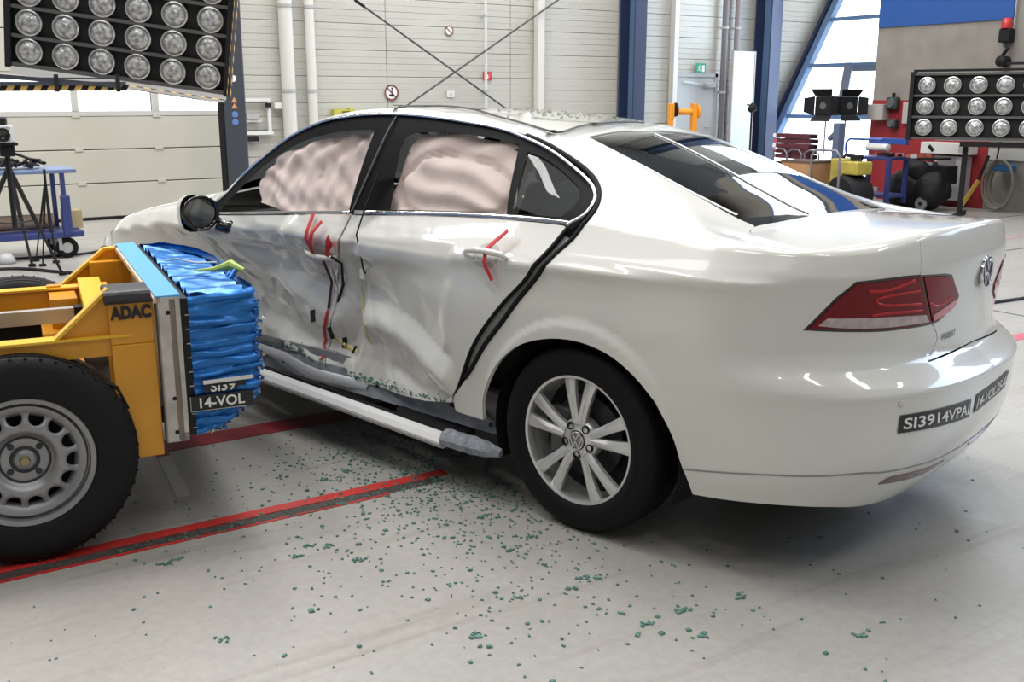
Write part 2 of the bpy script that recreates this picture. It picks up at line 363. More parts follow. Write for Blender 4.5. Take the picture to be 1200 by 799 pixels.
# cream panelled long wall, built board by board between the posts
wall = MB(); wall.box(-13, 17, YW+.06, YW+.26, 0, 9.0); wall = struct(wall.build('wall_left', mat('wall_backing', (.30, .29, .27), .7)))
prot = {}
def wall_panel(x0, x1, z0, z1):
    k = (round(x1-x0, 3), round(z1-z0, 3))
    if k not in prot:
        w_, h_ = k; mb = MB(); y = 0.
        prof = [(0, .004), (.006, 0), (h_*.25-.004, 0), (h_*.25, .004), (h_*.25+.004, 0), (h_*.5-.006, 0), (h_*.5, .008), (h_*.5+.006, 0), (h_*.75-.004, 0), (h_*.75, .004), (h_*.75+.004, 0), (h_-.006, 0), (h_, .004)]
        V = [(x, .06 if z in (0,) and False else yy, z) for x in (.004, w_-.004) for z, yy in prof]; n = len(prof)
        mb.add(V, [(i, i+1, n+i+1, n+i) for i in range(n-1)]); mb.add([(.004, .06, 0), (w_-.004, .06, 0), (w_-.004, .06, h_), (.004, .06, h_), (.004, .004, 0), (w_-.004, .004, 0), (w_-.004, .004, h_), (.004, .004, h_)], [(0, 1, 5, 4), (1, 2, 6, 5), (2, 3, 7, 6), (3, 0, 4, 7)])
        o = mb.build('wall_panel', wall_m, wall); prot[k] = o
    else: o = prot[k].copy(); col.objects.link(o)
    o.location = (x0, YW, z0)
for x0, x1 in ((1.78, 3.9), (3.9, 6.02), (6.02, 8.14), (8.66, 11.44), (11.96, 13.6)):
    z = .0
    while z < 3.6:
        if not (x0 == 8.66 and z < 1.7 and False): wall_panel(x0, x1, z, z+.36-.006)
        z += .36
mb = MB(); mb.box(1.78, 13.6, YW, YW+.06, 3.6, 9.0); mb.build('upper_cladding', wall_m, wall)
# sectional gate with a row of daylit panes
gate = struct(empty('door_1', (0, YW, 0)))
gx0, gx1 = -6.0, 1.60
for z0, z1 in ((.03, .46), (.46, .875), (.875, 1.285), (1.80, 2.3), (2.3, 2.8), (2.8, 3.3)):
    mb = MB(); mb.box(gx0, gx1, -.05, .0, z0+.006, z1-.006, bev=.006); mb.build('gate_section', gate_m, gate)
mb = MB(); mb.box(gx0, gx1, -.055, -.0, 1.285, 1.345); mb.box(gx0, gx1, -.055, 0, 1.74, 1.80)
for x in (-5.1, -4.15, -3.2, -2.25, -1.31, -.37, .60, 1.55): mb.box(x-.04, x+.04, -.055, 0, 1.34, 1.75)
mb.build('pane_frame', mat('gate_frame_grey', (.50, .49, .45), .5), gate)
for i, x in enumerate((-5.1, -4.15, -3.2, -2.25, -1.31, -.37, .60)):
    mb = MB(); mb.box(x+.04, x+.91, -.02, -.012, 1.345, 1.74); mb.build('pane', pane_m, gate)
mb = MB(); mb.box(gx0, gx1, -.06, .0, 0, .035); mb.build('bottom_seal', black, gate)
for z in (.46, .875, 1.285):
    for x in (-4.15, -3.2, -2.25, -1.31, -.37, .60):
        mb = MB(); mb.box(x-.05, x+.05, -.062, -.05, z-.022, z+.022, bev=.004); mb.build('hinge', gate_m, gate)
mb = MB(); mb.box(gx1, gx1+.05, -.09, .0, 0, 3.3); mb.build('guide_rail', mat('dark_rail', (.05, .05, .055), .5), gate)
for z in (.50, .90, 1.26): mb = MB(); mb.box(gx1-.10, gx1+.02, -.10, -.05, z-.02, z+.02); mb.build('roller_bracket', grey_m, gate)
# steel columns
def column(x0, x1, y0, y1, lab, web=.05):
    t = empty('steel_column', ((x0+x1)/2, (y0+y1)/2, 0), 0, lab, 'column'); hx = (x1-x0)/2; hy = (y1-y0)/2
    mb = MB(); mb.box(-hx, hx, -hy, -hy+.025, 0, 8.8); mb.box(-hx, hx, hy-.025, hy, 0, 8.8); mb.build('flange', blue_steel, t)
    mb = MB(); mb.box(hx-.05, hx, -hy+.025, hy-.025, 0, 8.8); mb.build('web', blue_frame, t)
    mb = MB(); mb.box(-hx-.05, hx+.05, -hy-.05, hy+.05, 0, .03); mb.build('base_plate', blue_steel, t)
column(8.12, 8.36, 10.35, 10.75, 'dark blue steel wall column beside the exit door')
column(11.22, 11.48, 10.35, 10.75, 'dark blue steel column nearest the slanted window')
# pipes and slim posts on the wall
def post(x0, u_, lab, r=None, w_=None, m=pipe_m, z1=8.8, name='wall_pipe', cat='pipe', y=None):
    mb = MB(); y = YW-.12 if y is None else y
    if r: mb.tube([(0, 0, 0), (0, 0, z1)], r, 20)
    else: mb.box(-w_/2, w_/2, -.03, .09, 0, z1)
    o = mb.build(name, m, None, auto=40); o.location = (x0, y, 0)
    if r:
        for z in (.5, 1.6, 2.7): c = MB(); c.lathe([(r+.002, -.02), (r+.010, -.02), (r+.010, .02), (r+.002, .02)], 20, 'z'); c.box(-.015, .015, r, .11, -.015, .015); q = c.build('pipe_clip', grey_m, o); q.location = (0, 0, z)
    return tag(o, lab, cat)
post(2.36, 0, 'thick cream pipe running up the wall right of the gate', r=.095)
post(2.70, 0, 'thinner cream pipe beside the thick one on the wall', r=.065)
post(5.50, 0, 'very slim cream pipe left of the red fire sign', r=.022)
post(6.50, 0, 'broad flat cream post on the wall behind the car roof', w_=.12, name='wall_post', cat='post')
post(9.28, 0, 'flat cream post on the wall left of the exit sign', w_=.09, name='wall_post', cat='post')
post(10.42, 0, 'dark downpipe on the wall right of the exit door', r=.055, m=mat('brownish_grey_pipe', (.16, .15, .16), .5))
post(10.72, 0, 'brownish second downpipe nearest the white door leaf', r=.055, m=mat('mauve_grey_pipe', (.24, .21, .21), .5))
# crossed bracing rods
def rod(a, b, lab):
    mb = MB(); a = Vector(a); b = Vector(b); mb.tube([(0, 0, 0), b-a], .014, 8); o = mb.build('bracing_rod', mat('dark_grey_rod', (.06, .06, .06), .5)); o.location = a; tag(o, lab, 'rod')
    c = MB(); d = (b-a).normalized(); c.tube([d*.3, d*.46], .022, 8); c.build('turnbuckle', dark_m, o)
p0 = on(1, YW-.25, 395, -15); p1 = on(1, YW-.25, 640, 161); rod(p0, p1, 'thin dark bracing rod sloping down to the right across the cream wall')
p0 = on(1, YW-.20, 425, 160); p1 = on(1, YW-.20, 690, -25); rod(p0, p1, 'thin dark bracing rod rising to the right across the cream wall')
# exit door, its closer and sign
ex = struct(empty('door_2', (9.85, YW-.02, 0)))
mb = MB(); mb.box(-.50, .42, -.05, 0, 0, 1.86); mb.build('door_leaf', mat('pale_grey_door', (.47, .49, .50), .5), ex)
mb = MB(); mb.box(-.56, -.50, -.07, 0, 0, 1.92); mb.box(.42, .48, -.07, 0, 0, 1.92); mb.box(-.56, .48, -.07, 0, 1.86, 1.92); mb.build('door_frame', mat('door_frame_grey', (.40, .41, .42), .5), ex)
mb = MB(); mb.box(.14, .38, -.12, -.05, 1.68, 1.76, bev=.01); mb.bar((.2, -.12, 1.72), (-.36, -.09, 1.78), .02, .025); mb.build('door_closer', alu, ex)
mb = MB(); mb.tube([(.30, -.05, 1.0), (.30, -.10, 1.0), (.18, -.10, 1.0)], .012, 8); mb.build('door_handle', alu, ex)
def sign(u, v, pu, pv, m, name, lab, y=YW-.012, kind='rect', ax=1, val=None, th=.008):
    p = on(ax, val if val is not None else y, u, v); q = on(ax, val if val is not None else y, u+pu, v+pv)
    mb = MB()
    if ax == 1: w_ = abs(q.x-p.x); h_ = abs(q.z-p.z)
    else: w_ = abs(q.y-p.y); h_ = abs(q.z-p.z)
    if kind == 'rect': mb.box(-w_, w_, -th, 0, -h_, h_)
    else: mb.lathe([(0, -th), (h_, -th), (h_, 0)], 36, 'y')
    o = mb.build(name, m); o.location = p
    if ax == 0: o.rotation_euler = (0, 0, -pi/2)
    tag(o, lab, 'sign'); return o, w_, h_
def flat_text(txt, par, size, m, x=0, y=-.011, z=0, bold=0., align='CENTER'):
    return put_text(txt, lambda a, b: (x+a, y, z+b), size, m, par, bold=bold, align=align)
s_, w_, h_ = sign(821, 80, 5.5, 6.0, sign_green, 'exit_sign', 'green emergency exit sign above the exit door', y=YW-.04)
mb = MB(); mb.lathe([(0, -.010), (.012, -.010)], 12, 'y'); o = mb.build('running_figure', sign_white, s_); o.location = (-w_*.3, 0, h_*.5)
mb = MB(); B = lambda a, b: mb.bar((a[0]*w_, -.010, a[1]*h_), (b[0]*w_, -.010, b[1]*h_), .003, .014)
B((-.3, .35), (-.35, -.1)); B((-.35, -.1), (-.1, -.6)); B((-.35, -.1), (-.65, -.5)); B((-.3, .25), (0, 0)); B((-.3, .25), (-.65, .1)); mb.box(.25*w_, .75*w_, -.010, -.008, -.7*h_, .6*h_); mb.build('running_figure', sign_white, s_)
def ban(u, v, r, lab, fig):
    s_, w_, h_ = sign(u, v, r, r, sign_white, 'prohibition_sign', lab, kind='round')
    mb = MB(); mb.lathe([(h_*.78, -.009), (h_*.78, -.011), (h_, -.011), (h_, -.009)], 36, 'y'); mb.bar((-h_*.6, -.012, h_*.6), (h_*.6, -.012, -h_*.6), .004, h_*.16); mb.build('banning_ring', mat('maroon_ring', (.17, .04, .04), .5), s_)
    if fig:
        mb = MB(); mb.bar((0, -.010, -.5*h_), (.05*h_, -.010, .35*h_), .002, h_*.3); mb.bar((-.35*h_, -.010, -.3*h_), (.3*h_, -.010, -.35*h_), .002, h_*.2); mb.lathe([(0, -.010), (.14*h_, -.010)], 12, 'y', 0, Matrix.Translation((.08*h_, 0, .5*h_))); mb.build('crossed_figure', dark_m, s_)
ban(458.5, 108.5, 9.5, 'round no entry sign with a crossed figure low on the cream wall', True)
ban(526, 36, 6.2, 'small round prohibition sign high on the cream wall', False)
s_, w_, h_ = sign(571, 89, 4.8, 5.2, sign_red, 'fire_sign', 'small red fire extinguisher sign beside the slim pipe')
mb = MB(); mb.box(-.25*w_, .15*w_, -.011, -.008, -.6*h_, .3*h_); mb.bar((.3*w_, -.010, -.4*h_), (.5*w_, -.010, .5*h_), .002, .012); mb.build('extinguisher_picture', sign_white, s_)
s_, w_, h_ = sign(528, 110, 4.5, 4, white_m, 'wall_notice', 'tiny pale notice below the crossing of the bracing rods'); mb = MB(); mb.prism([(-.5*w_, -.010, -.4*h_), (.5*w_, -.010, -.4*h_), (0, -.010, .5*h_)], (0, .001, 0)); mb.build('notice_triangle', mat('pale_orange', (.62, .50, .38), .6), s_)
# white conduit boxes between gate post and pipe
cb = empty('conduit_frame', on(1, YW-.05, 305, 140), 0, 'white wall conduit with small switch boxes right of the lift post', 'electrical box')
mb = MB(); mb.box(-.22, .10, -.05, 0, .24, .28); mb.box(-.22, .16, -.05, 0, -.20, -.15); mb.box(.10, .14, -.04, 0, -.20, .28); mb.box(-.2, .0, -.05, .0, -.03, .0); mb.build('conduit', white_m, cb)
for x, z, m_, s in ((-.08, .04, grey_m, .05), (-.16, .04, grey_m, .045), (.11, .19, dark_m, .035), (.24, .18, white_m, .05), (-.10, -.25, dark_m, .045), (-.18, -.25, dark_m, .045)):
    mb = MB(); mb.box(-s, s, -.07, 0, -s*.8, s*.8, bev=.006); o = mb.build('switch_box', m_, cb); o.location = (x, 0, z)
yl = empty('yellow_rack', on(1, YW-.055, 402, 131), 0, 'yellow green metal bracket on the wall behind the front roof edge', 'bracket')
mb = MB(); mb.box(-.14, .14, -.04, .03, -.03, .035); mb.box(-.16, -.08, -.06, .05, -.14, .03); mb.box(.08, .15, -.06, .05, -.02, .05); mb.build('bracket_body', mat('olive_yellow', (.50, .47, .07), .5), yl)
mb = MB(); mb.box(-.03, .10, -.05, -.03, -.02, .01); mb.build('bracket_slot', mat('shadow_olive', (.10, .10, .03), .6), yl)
# --- end wall: concrete with red paint, blue band, slanted glazing
mb = MB(); mb.box(XE, XE+.25, -9, 7.44, 0, 9.0); we = struct(mb.build('wall_right', concrete))
def wallpatch(u0, v0, u1, v1, m, name, x=XE-.01, th=.012):
    a = on(0, x, u0, v0); b = on(0, x, u1, v1); c = on(0, x, u0, v1); d = on(0, x, u1, v0)
    y1, y0 = max(a.y, b.y), min(a.y, b.y); mb = MB(); mb.box(x-.0, x+th, y0, y1, min(c.z, b.z), max(a.z, d.z)); return struct(mb.build(name, m))
mb = MB(); mb.box(XE-.012, XE, 5.95, 7.44, 0, 1.47); struct(mb.build('trim_1', red_paint))
mb = MB(); mb.box(XE-.012, XE, 5.47, 5.95, 0, 1.40); struct(mb.build('trim_2', red_paint))
mb = MB(); mb.box(XE-.02, XE, 5.30, 7.43, 2.52, 3.5); struct(mb.build('trim_3', blue_paint))
mb = MB(); mb.box(XE-.02, XE, 2.0, 5.45, .68, .83); struct(mb.build('trim_4', mat('pale_duct', (.52, .51, .48), .5)))
# slanted facade between the concrete wall and the corner: rafters, rails, panes
SX0, SK = 11.24, .594
def fp(y, z, off=0): return Vector((SX0+SK*z+off, y, z))
win = struct(empty('window_1', (0, 0, 0)))
ys = [YW, 9.35, 7.42]
def rafter(y, w_, m, name='rafter', z0=0, z1=8.6): mb = MB(); mb.bar(fp(y, z0), fp(y, z1), w_, .16); return mb.build(name, m, win)
rafter(10.72, .07, blue_steel); rafter(10.56, .13, blue_frame)
def osl(u, v):
    d = ray(u, v); return CAMPOS+d*((SX0+SK*CAMPOS.z-CAMPOS.x)/(d.x-SK*d.z))
z1_, z2_, z3_ = osl(980, 137).z, osl(990, 76).z, osl(990, 22).z
for z in (.20, z1_, z2_, z3_, 4.1, 5.2, 6.4, 7.6):
    mb = MB(); mb.bar(fp(10.5, z), fp(7.0, z), .10, .07); mb.build('glazing_rail', blue_frame, win)
a_ = osl(995, 76); b_ = osl(984, 137); ym = (a_.y+b_.y)/2
mb = MB(); mb.bar(fp(a_.y, z2_), fp(b_.y, z1_), .14, .14); mb.build('mullion', mat('dark_mullion', (.10, .13, .19), .5), win)
mb = MB(); mb.bar(fp(ym, z2_-.07), fp(7.0, z2_-.07), .12, .10); mb.bar(fp(ym, z1_+.05), fp(7.0, z1_+.05), .12, .08); mb.build('casement_frame', MC['dark_mullion'], win)
for (za, zb) in ((.23, z1_), (z1_, z2_), (z2_, z3_), (z3_, 4.1), (4.1, 5.2), (5.2, 6.4), (6.4, 7.6), (7.6, 8.6)):
    mb = MB(); mb.add([fp(10.5, za, .05), fp(7.0, za, .05), fp(7.0, zb, .05), fp(10.5, zb, .05)], [(0, 1, 2, 3)]); mb.build('pane', mat('bright_pane', (.8, .9, 1), .2, emit=(.86, .94, 1), estr=3.2), win)
win2 = struct(empty('window_2', (XE-.03, 0, 0)))   # clerestory band above the blue paint, seen mirrored in the rear window
for k in range(4):
    y0_ = 1.0+1.6*k; mb = MB(); mb.box(-.01, .0, y0_+.05, y0_+1.55, 4.05, 6.6); mb.build('pane', MC['bright_pane'], win2); mb = MB(); mb.box(-.05, .02, y0_-.05, y0_+.05, 3.95, 6.7); mb.build('mullion', blue_frame, win2)
mb = MB(); mb.box(-.05, .02, .95, 7.44, 3.95, 4.05); mb.box(-.05, .02, .95, 7.44, 6.6, 6.7); mb.build('window_frame', blue_frame, win2)
mb = MB(); mb.box(XE-.05, XE+.2, 7.2, YW, 0, .18); struct(mb.build('trim_5', mat('plinth_grey', (.3, .3, .3), .7)))
# ------------------------------------------------------------------ panels cut out of the body surfaces
def mir(V): return [(x, -y, z+float(lean(y)-lean(-y))) for x, y, z in V]
def crom(pts, step=.02):
    """smooth curve through the points"""
    P = np.array(pts, float); n = len(P)
    if n < 3:
        k = max(2, int(np.linalg.norm(P[-1]-P[0])/step)+1); t = np.linspace(0, 1, k)[:, None]; return P[0]*(1-t)+P[-1]*t
    Q = np.vstack([2*P[0]-P[1], P, 2*P[-1]-P[-2]]); out = []
    for i in range(1, n):
        p0, p1, p2, p3 = Q[i-1], Q[i], Q[i+1], Q[i+2]
        k = max(1, int(math.ceil(np.linalg.norm(p2-p1)/step)))
        for j in range(k):
            t = j/k; out.append(.5*((2*p1)+(-p0+p2)*t+(2*p0-5*p1+4*p2-p3)*t*t+(-p0+3*p1-3*p2+p3)*t**3))
    out.append(P[-1]); return np.array(out)
def lin(pts, step=.02):
    P = np.array(pts, float); out = []
    for a, b in zip(P[:-1], P[1:]):
        k = max(1, int(math.ceil(np.linalg.norm(b-a)/step)))
        for j in range(k): out.append(a+(b-a)*j/k)
    out.append(P[-1]); return np.array(out)
def loop(*segs):
    out = []
    for s in segs:
        for p in s:
            if not out or np.linalg.norm(np.array(out[-1])-p) > 1e-3: out.append(tuple(p))
    if np.linalg.norm(np.array(out[0])-np.array(out[-1])) < 1e-3: out.pop()
    return np.array(out)
def inside(P, poly):
    x, y = P[:, 0], P[:, 1]; r = np.zeros(len(P), bool); n = len(poly)
    for i in range(n):
        x1, y1 = poly[i]; x2, y2 = poly[(i+1) % n]
        c = ((y1 > y) != (y2 > y))
        r ^= c & (x < (x2-x1)*(y-y1)/((y2-y1) if abs(y2-y1) > 1e-12 else 1e-12)+x1)
    return r
def edist(P, poly):
    d = np.full(len(P), 9.); n = len(poly)
    for i in range(n):
        a = poly[i]; b = poly[(i+1) % n]; L = max(((b-a)**2).sum(), 1e-12)
        t = np.clip(((P-a)@(b-a))/L, 0, 1)[:, None]; d = np.minimum(d, np.linalg.norm(P-a-t*(b-a), axis=1))
    return d
def area2(p): return .5*np.sum(p[:, 0]*np.roll(p[:, 1], -1)-np.roll(p[:, 0], -1)*p[:, 1])
def inset(p, d):
    s = 1 if area2(p) > 0 else -1
    a = np.roll(p, 1, 0); b = np.roll(p, -1, 0); t = b-a; t /= np.linalg.norm(t, axis=1, keepdims=True)+1e-12
    return p+np.stack([-t[:, 1], t[:, 0]], 1)*d*s
def nrm(fn, P, e=.003):
    u, v = P[:, 0], P[:, 1]
    n = np.cross(fn(u+e, v)-fn(u-e, v), fn(u, v+e)-fn(u, v-e)); return n/(np.linalg.norm(n, axis=1, keepdims=True)+1e-12)
def pdata(poly, fn, grid=.035, off=0., gap=.0, flange=.0, mirror=False, post=None, eps=.003):
    poly = np.array(poly, float)
    if gap: poly = inset(poly, gap)
    lo, hi = poly.min(0), poly.max(0)
    gx, gy = np.meshgrid(np.arange(lo[0], hi[0], grid), np.arange(lo[1], hi[1], grid), indexing='ij')
    gx = gx+(np.arange(gy.shape[1]) % 2)[None, :]*grid*.5
    g = np.stack([gx.ravel(), gy.ravel()], 1); g = g[inside(g, poly)]
    if len(g): g = g[edist(g, poly) > grid*.45]
    allp = np.vstack([poly, g]); n = len(poly)
    vo, _, fo, _, _, _ = delaunay_2d_cdt([Vector(p) for p in allp], [(i, (i+1) % n) for i in range(n)], [], 0, 1e-5)
    vo = np.array([tuple(v) for v in vo]); fo = np.array([f for f in fo if len(f) == 3])
    cen = vo[fo].mean(1); fo = fo[inside(cen, poly)]
    a = np.cross(vo[fo[:, 1]]-vo[fo[:, 0]], vo[fo[:, 2]]-vo[fo[:, 0]]) if False else None
    d1 = vo[fo[:, 1]]-vo[fo[:, 0]]; d2 = vo[fo[:, 2]]-vo[fo[:, 0]]; cr = d1[:, 0]*d2[:, 1]-d1[:, 1]*d2[:, 0]
    fo[cr < 0] = fo[cr < 0][:, ::-1]
    N = nrm(fn, vo, eps); P = fn(vo[:, 0], vo[:, 1])+N*off
    if post is not None: P = P+post(vo)[:, None]*N
    V = [tuple(p) for p in P]; NN = [tuple(q) for q in N]; Fc = [tuple(int(i) for i in f) for f in fo]
    if flange:
        Nb = nrm(fn, poly, eps); Pb = fn(poly[:, 0], poly[:, 1])+Nb*off; Pl = Pb-Nb*flange
        if post is not None: Pb = Pb+post(poly)[:, None]*Nb
        tg = np.roll(Pb, -1, 0)-np.roll(Pb, 1, 0); sgn = 1 if area2(poly) > 0 else -1
        on_ = np.cross(tg, Nb)*sgn; on_ /= np.linalg.norm(on_, axis=1, keepdims=True)+1e-12
        k = len(V); V += [tuple(p) for p in Pb]+[tuple(p) for p in Pl]; NN += [tuple(q) for q in on_]*2
        for i in range(n):
            j = (i+1) % n; q = (k+i, k+n+i, k+n+j, k+j); Fc.append(q if sgn > 0 else q[::-1])
    if mirror:
        V = mir(V); NN = [(x, -y, z) for x, y, z in NN]; Fc = [f[::-1] for f in Fc]
    return V, Fc, NN
def pbuild(name, datas, m, parent, label=None):
    V = []; Fc = []; NN = []; MI = []
    for k, (a, b, c) in enumerate(datas):
        n = len(V); V += a; Fc += [tuple(i+n for i in f) for f in b]; NN += c; MI += [k]*len(b)
    me = bpy.data.meshes.new(name); me.from_pydata(V, [], Fc); me.update()
    me.polygons.foreach_set('use_smooth', [True]*len(me.polygons))
    if isinstance(m, list):
        for x in m: me.materials.append(x)
        for p, k in zip(me.polygons, MI): p.material_index = min(k, len(m)-1)
    else: me.materials.append(m)
    me.normals_split_custom_set_from_vertices(NN)
    o = bpy.data.objects.new(name, me); col.objects.link(o); o.parent = parent
    if label: o['label'] = label
    return o
def F1(u, v, off=0., fn=None):
    fn = fn or F_; q = np.array([[u, v]]); return Vector((fn(q[:, 0], q[:, 1])+nrm(fn, q)*off)[0])
def ribbon(name, pts, width, m, parent, off=.003, bulge=.002, fn=None, step=.015, smooth=True, taper=False, label=None, mirror=False, flat=False):
    fn = fn or F_; C_ = crom(pts, step) if smooth else lin(pts, step)
    t = np.gradient(C_, axis=0); t /= np.linalg.norm(t, axis=1, keepdims=True)+1e-12; nn = np.stack([-t[:, 1], t[:, 0]], 1)
    V = []; Fc = []; rows = [(-.5, 0), (-.45, .6), (0, 1), (.45, .6), (.5, 0)]
    w_ = np.full(len(C_), width)
    if taper: w_ = width*np.clip(np.minimum(np.arange(len(C_)), len(C_)-1-np.arange(len(C_)))/4+.15, 0, 1)
    for a, b in rows:
        Q = C_+nn*(w_*a)[:, None]; N = nrm(fn, Q); P = fn(Q[:, 0], Q[:, 1])+N*(off*(1 if b or flat else 0)+bulge*b); V += [tuple(p) for p in P]
    n = len(C_)
    if mirror: V = mir(V)
    for r in range(4):
        for i in range(n-1):
            q = (r*n+i, r*n+i+1, (r+1)*n+i+1, (r+1)*n+i); Fc.append(q[::-1] if mirror else q)
    mb = MB(); mb.add(V, Fc); o = mb.build(name, m, parent, smooth=True)
    if label: o['label'] = label
    return o
Hs = lambda x, y: H(x, y)
car = empty('car', (0, 0, 0), math.radians(-74.4), 'white saloon car with caved-in left doors, hit by the blue crash block', 'car')
# --- outlines on the side surface: (distance along the car, height / way up the greenhouse)
SE = X1+.9*math.pi/2
T = dict(
door_rear=[(-.103, 1.069), (-.148, .985), (-.215, .893), (-.311, .799), (-.408, .692), (-.477, .597), (-.521, .509), (-.562, .424), (-.612, .352)],
door_bottom=[(-.612, .350), (-.71, .334), (-.817, .322), (-1.127, .311), (-1.373, .287), (-1.475, .30)],
split=[(-1.475, .30), (-1.494, .435), (-1.385, .60), (-1.372, .728), (-1.275, .893), (-1.252, 1.022)],
fdoor_bottom=[(-1.483, .30), (-1.602, .323), (-1.688, .363), (-2.002, .327), (-2.25, .36)],
qf=[(-.652, 1.455), (-.484, 1.446), (-.324, 1.416), (-.182, 1.378), (-.097, 1.333), (-.042, 1.270), (-.014, 1.18), (-.037, 1.058), (-.091, .985), (-.14, .916), (-.231, .816), (-.311, .718), (-.398, .619), (-.468, .519), (-.506, .476), (-.605, .36)],
arch=[(-.435, .323), (-.427, .416), (-.382, .508), (-.316, .585), (-.224, .653), (-.095, .695), (.035, .704), (.159, .68), (.262, .625), (.344, .554), (.409, .452), (.441, .357), (.474, .262)],
bgap=[(.30, .598), (.36, .648), (.492, .676), (.629, .696), (.744, .778), (.792, .821)],
lamp=[(.794, .825), (.888, .919), (.957, .969), (1.161, .976), (1.415, .970), (1.504, .937), (1.585, .889), (1.574, .853), (1.467, .821), (1.381, .805), (1.111, .804), (.933, .814), (.794, .825)],
dlo=[(-2.345, .955), (-2.28, 1.12), (-2.19, 1.27), (-2.08, 1.355), (-1.904, 1.40), (-1.74, 1.40), (-1.525, 1.40), (-1.27, 1.41), (-.921, 1.433), (-.652, 1.448), (-.469, 1.423), (-.306, 1.387), (-.154, 1.332), (-.088, 1.289), (-.052, 1.235), (-.050, 1.15), (-.103, 1.074)],
g_front=[(-2.20, .99), (-2.14, 1.12), (-2.02, 1.24), (-1.85, 1.30), (-1.55, 1.325), (-1.29, 1.335)], g_rear=[(-1.024, 1.072), (-1.085, 1.28), (-1.042, 1.345), (-.709, 1.39), (-.502, 1.393), (-.402, 1.112)],
g_quarter=[(-.372, 1.107), (-.448, 1.368), (-.345, 1.356), (-.231, 1.32), (-.159, 1.284), (-.130, 1.255), (-.12, 1.19), (-.149, 1.12)])
ztop = lambda s: float(zt(s))+KV
belt = lambda a, b, d=0., k=40: [(s, float(zt(s))+d) for s in np.linspace(a, b, k)]
rail = lambda a, b, k=120: [(s, ztop(s)) for s in np.linspace(a, b, k)]
def side_shell(right):
    DENT[0] = 0. if right else 1.
    lampT = np.array(T['lamp'])
    L = loop(lin([(-.605, .36), (-.575, .327), (-.435, .323)]), crom(T['arch'][:10])[:-1], lin([(.344, .554), T['bgap'][0]])[:-1], crom(T['bgap']), lin(lampT[:4]), lin([(1.161, .976), (1.244, .975)]),
             lin([(1.244, .975), (1.236, ztop(1.236))]), rail(1.236, -2.5), lin([(-2.5, ztop(-2.5)), (-2.5, .95), (-2.36, .955)]),
             crom(T['dlo'][:10])+np.array([0, .006]), crom(T['qf']))
    return pdata(L, F_, .035 if right else .018, 0, 0, .014, mirror=right)
# --- white body shell pieces
pbuild('body_side', [side_shell(False)], white, car); pbuild('body_side', [side_shell(True)], white, car)
DENT[0] = 1.
def door_poly_rear(): return loop(crom(T['split']), belt(-1.252, -.119, -.009), crom(T['door_rear']), crom(T['door_bottom']))
def door_poly_front(): return loop(lin([(-2.25, .36), (-2.25, .958)]), belt(-2.25, -1.26, -.009), (lambda q: np.stack([q[:, 0]-.006-.012*np.clip(1-abs(q[:, 1]-.74)/.16, 0, 1), q[:, 1]], 1))(crom(T['split'])[::-1]), crom(T['fdoor_bottom']))
rdoor = pbuild('rear_door', [pdata(door_poly_rear(), F_, .016, .003, .002, .02, eps=.006)], white, car, 'crumpled rear left door')
fdoor = pbuild('front_door', [pdata(door_poly_front(), F_, .016, .002, .002, .02, eps=.006)], white, car, 'deeply caved front left door')
fa = [(-2.79+.375*math.cos(a), .345+.36*math.sin(a)) for a in np.linspace(pi, 0, 24)]
def fender(right):
    DENT[0] = 0. if right else 1.
    L = loop(lin([(-3.30, .24), (-3.165, .26)]), fa, lin([(-2.415, .26), (-2.258, .30), (-2.258, .95)]), lin([(-2.258, .958), (-2.5, .948)]), lin([(-2.5, .95), (-2.5, ztop(-2.5))]), rail(-2.5, -3.5, 40), lin([(-3.5, ztop(-3.5)), (-3.30, .24)]))
    return pdata(L, F_, .03, 0, .0015, .012, mirror=right, eps=.005)
pbuild('fender', [fender(False)], white, car); pbuild('fender', [fender(True)], white, car)
DENT[0] = 0.
def fbump(right):
    L = loop(lin([(-4.26, .24), (-3.303, .24)]), lin([(-3.303, .24), (-3.503, ztop(-3.5))]), rail(-3.503, -4.26, 30)); return pdata(L, F_, .035, 0, 0, .01, mirror=right)
pbuild('front_bumper', [fbump(False), fbump(True)], white, car)
rd = loop(lin([(-2.258, .34), (-2.258, .95)]), belt(-2.25, -.103, -.009), crom(T['door_rear']), lin([(-.612, .35), (-2.258, .34)]))
pbuild('right_door', [pdata(rd, F_, .035, 0, .003, .012, mirror=True)], white, car)
# rear bumper with its stepped top ledge
bl = loop(crom(T['arch'][9:]), crom([(.474, .262), (.727, .284), (.9, .276), (1.05, .250), (1.25, .236), (1.6, .245), (SE, .262)]), lin([(SE, .262), (SE, .704)]), lin([(SE, .704), (1.35, .689)]), crom([(1.346, .690), (1.436, .749), (1.392, .798), (1.381, .803)]), crom(T['lamp'][9:]), crom(T['bgap'])[::-1], lin([T['bgap'][0], (.344, .554)]))
bumper = pbuild('rear_bumper', [pdata(bl, F_, .018, 0, .0, .012), pdata(bl, F_, .018, 0, .0, .012, mirror=True)], white, car)
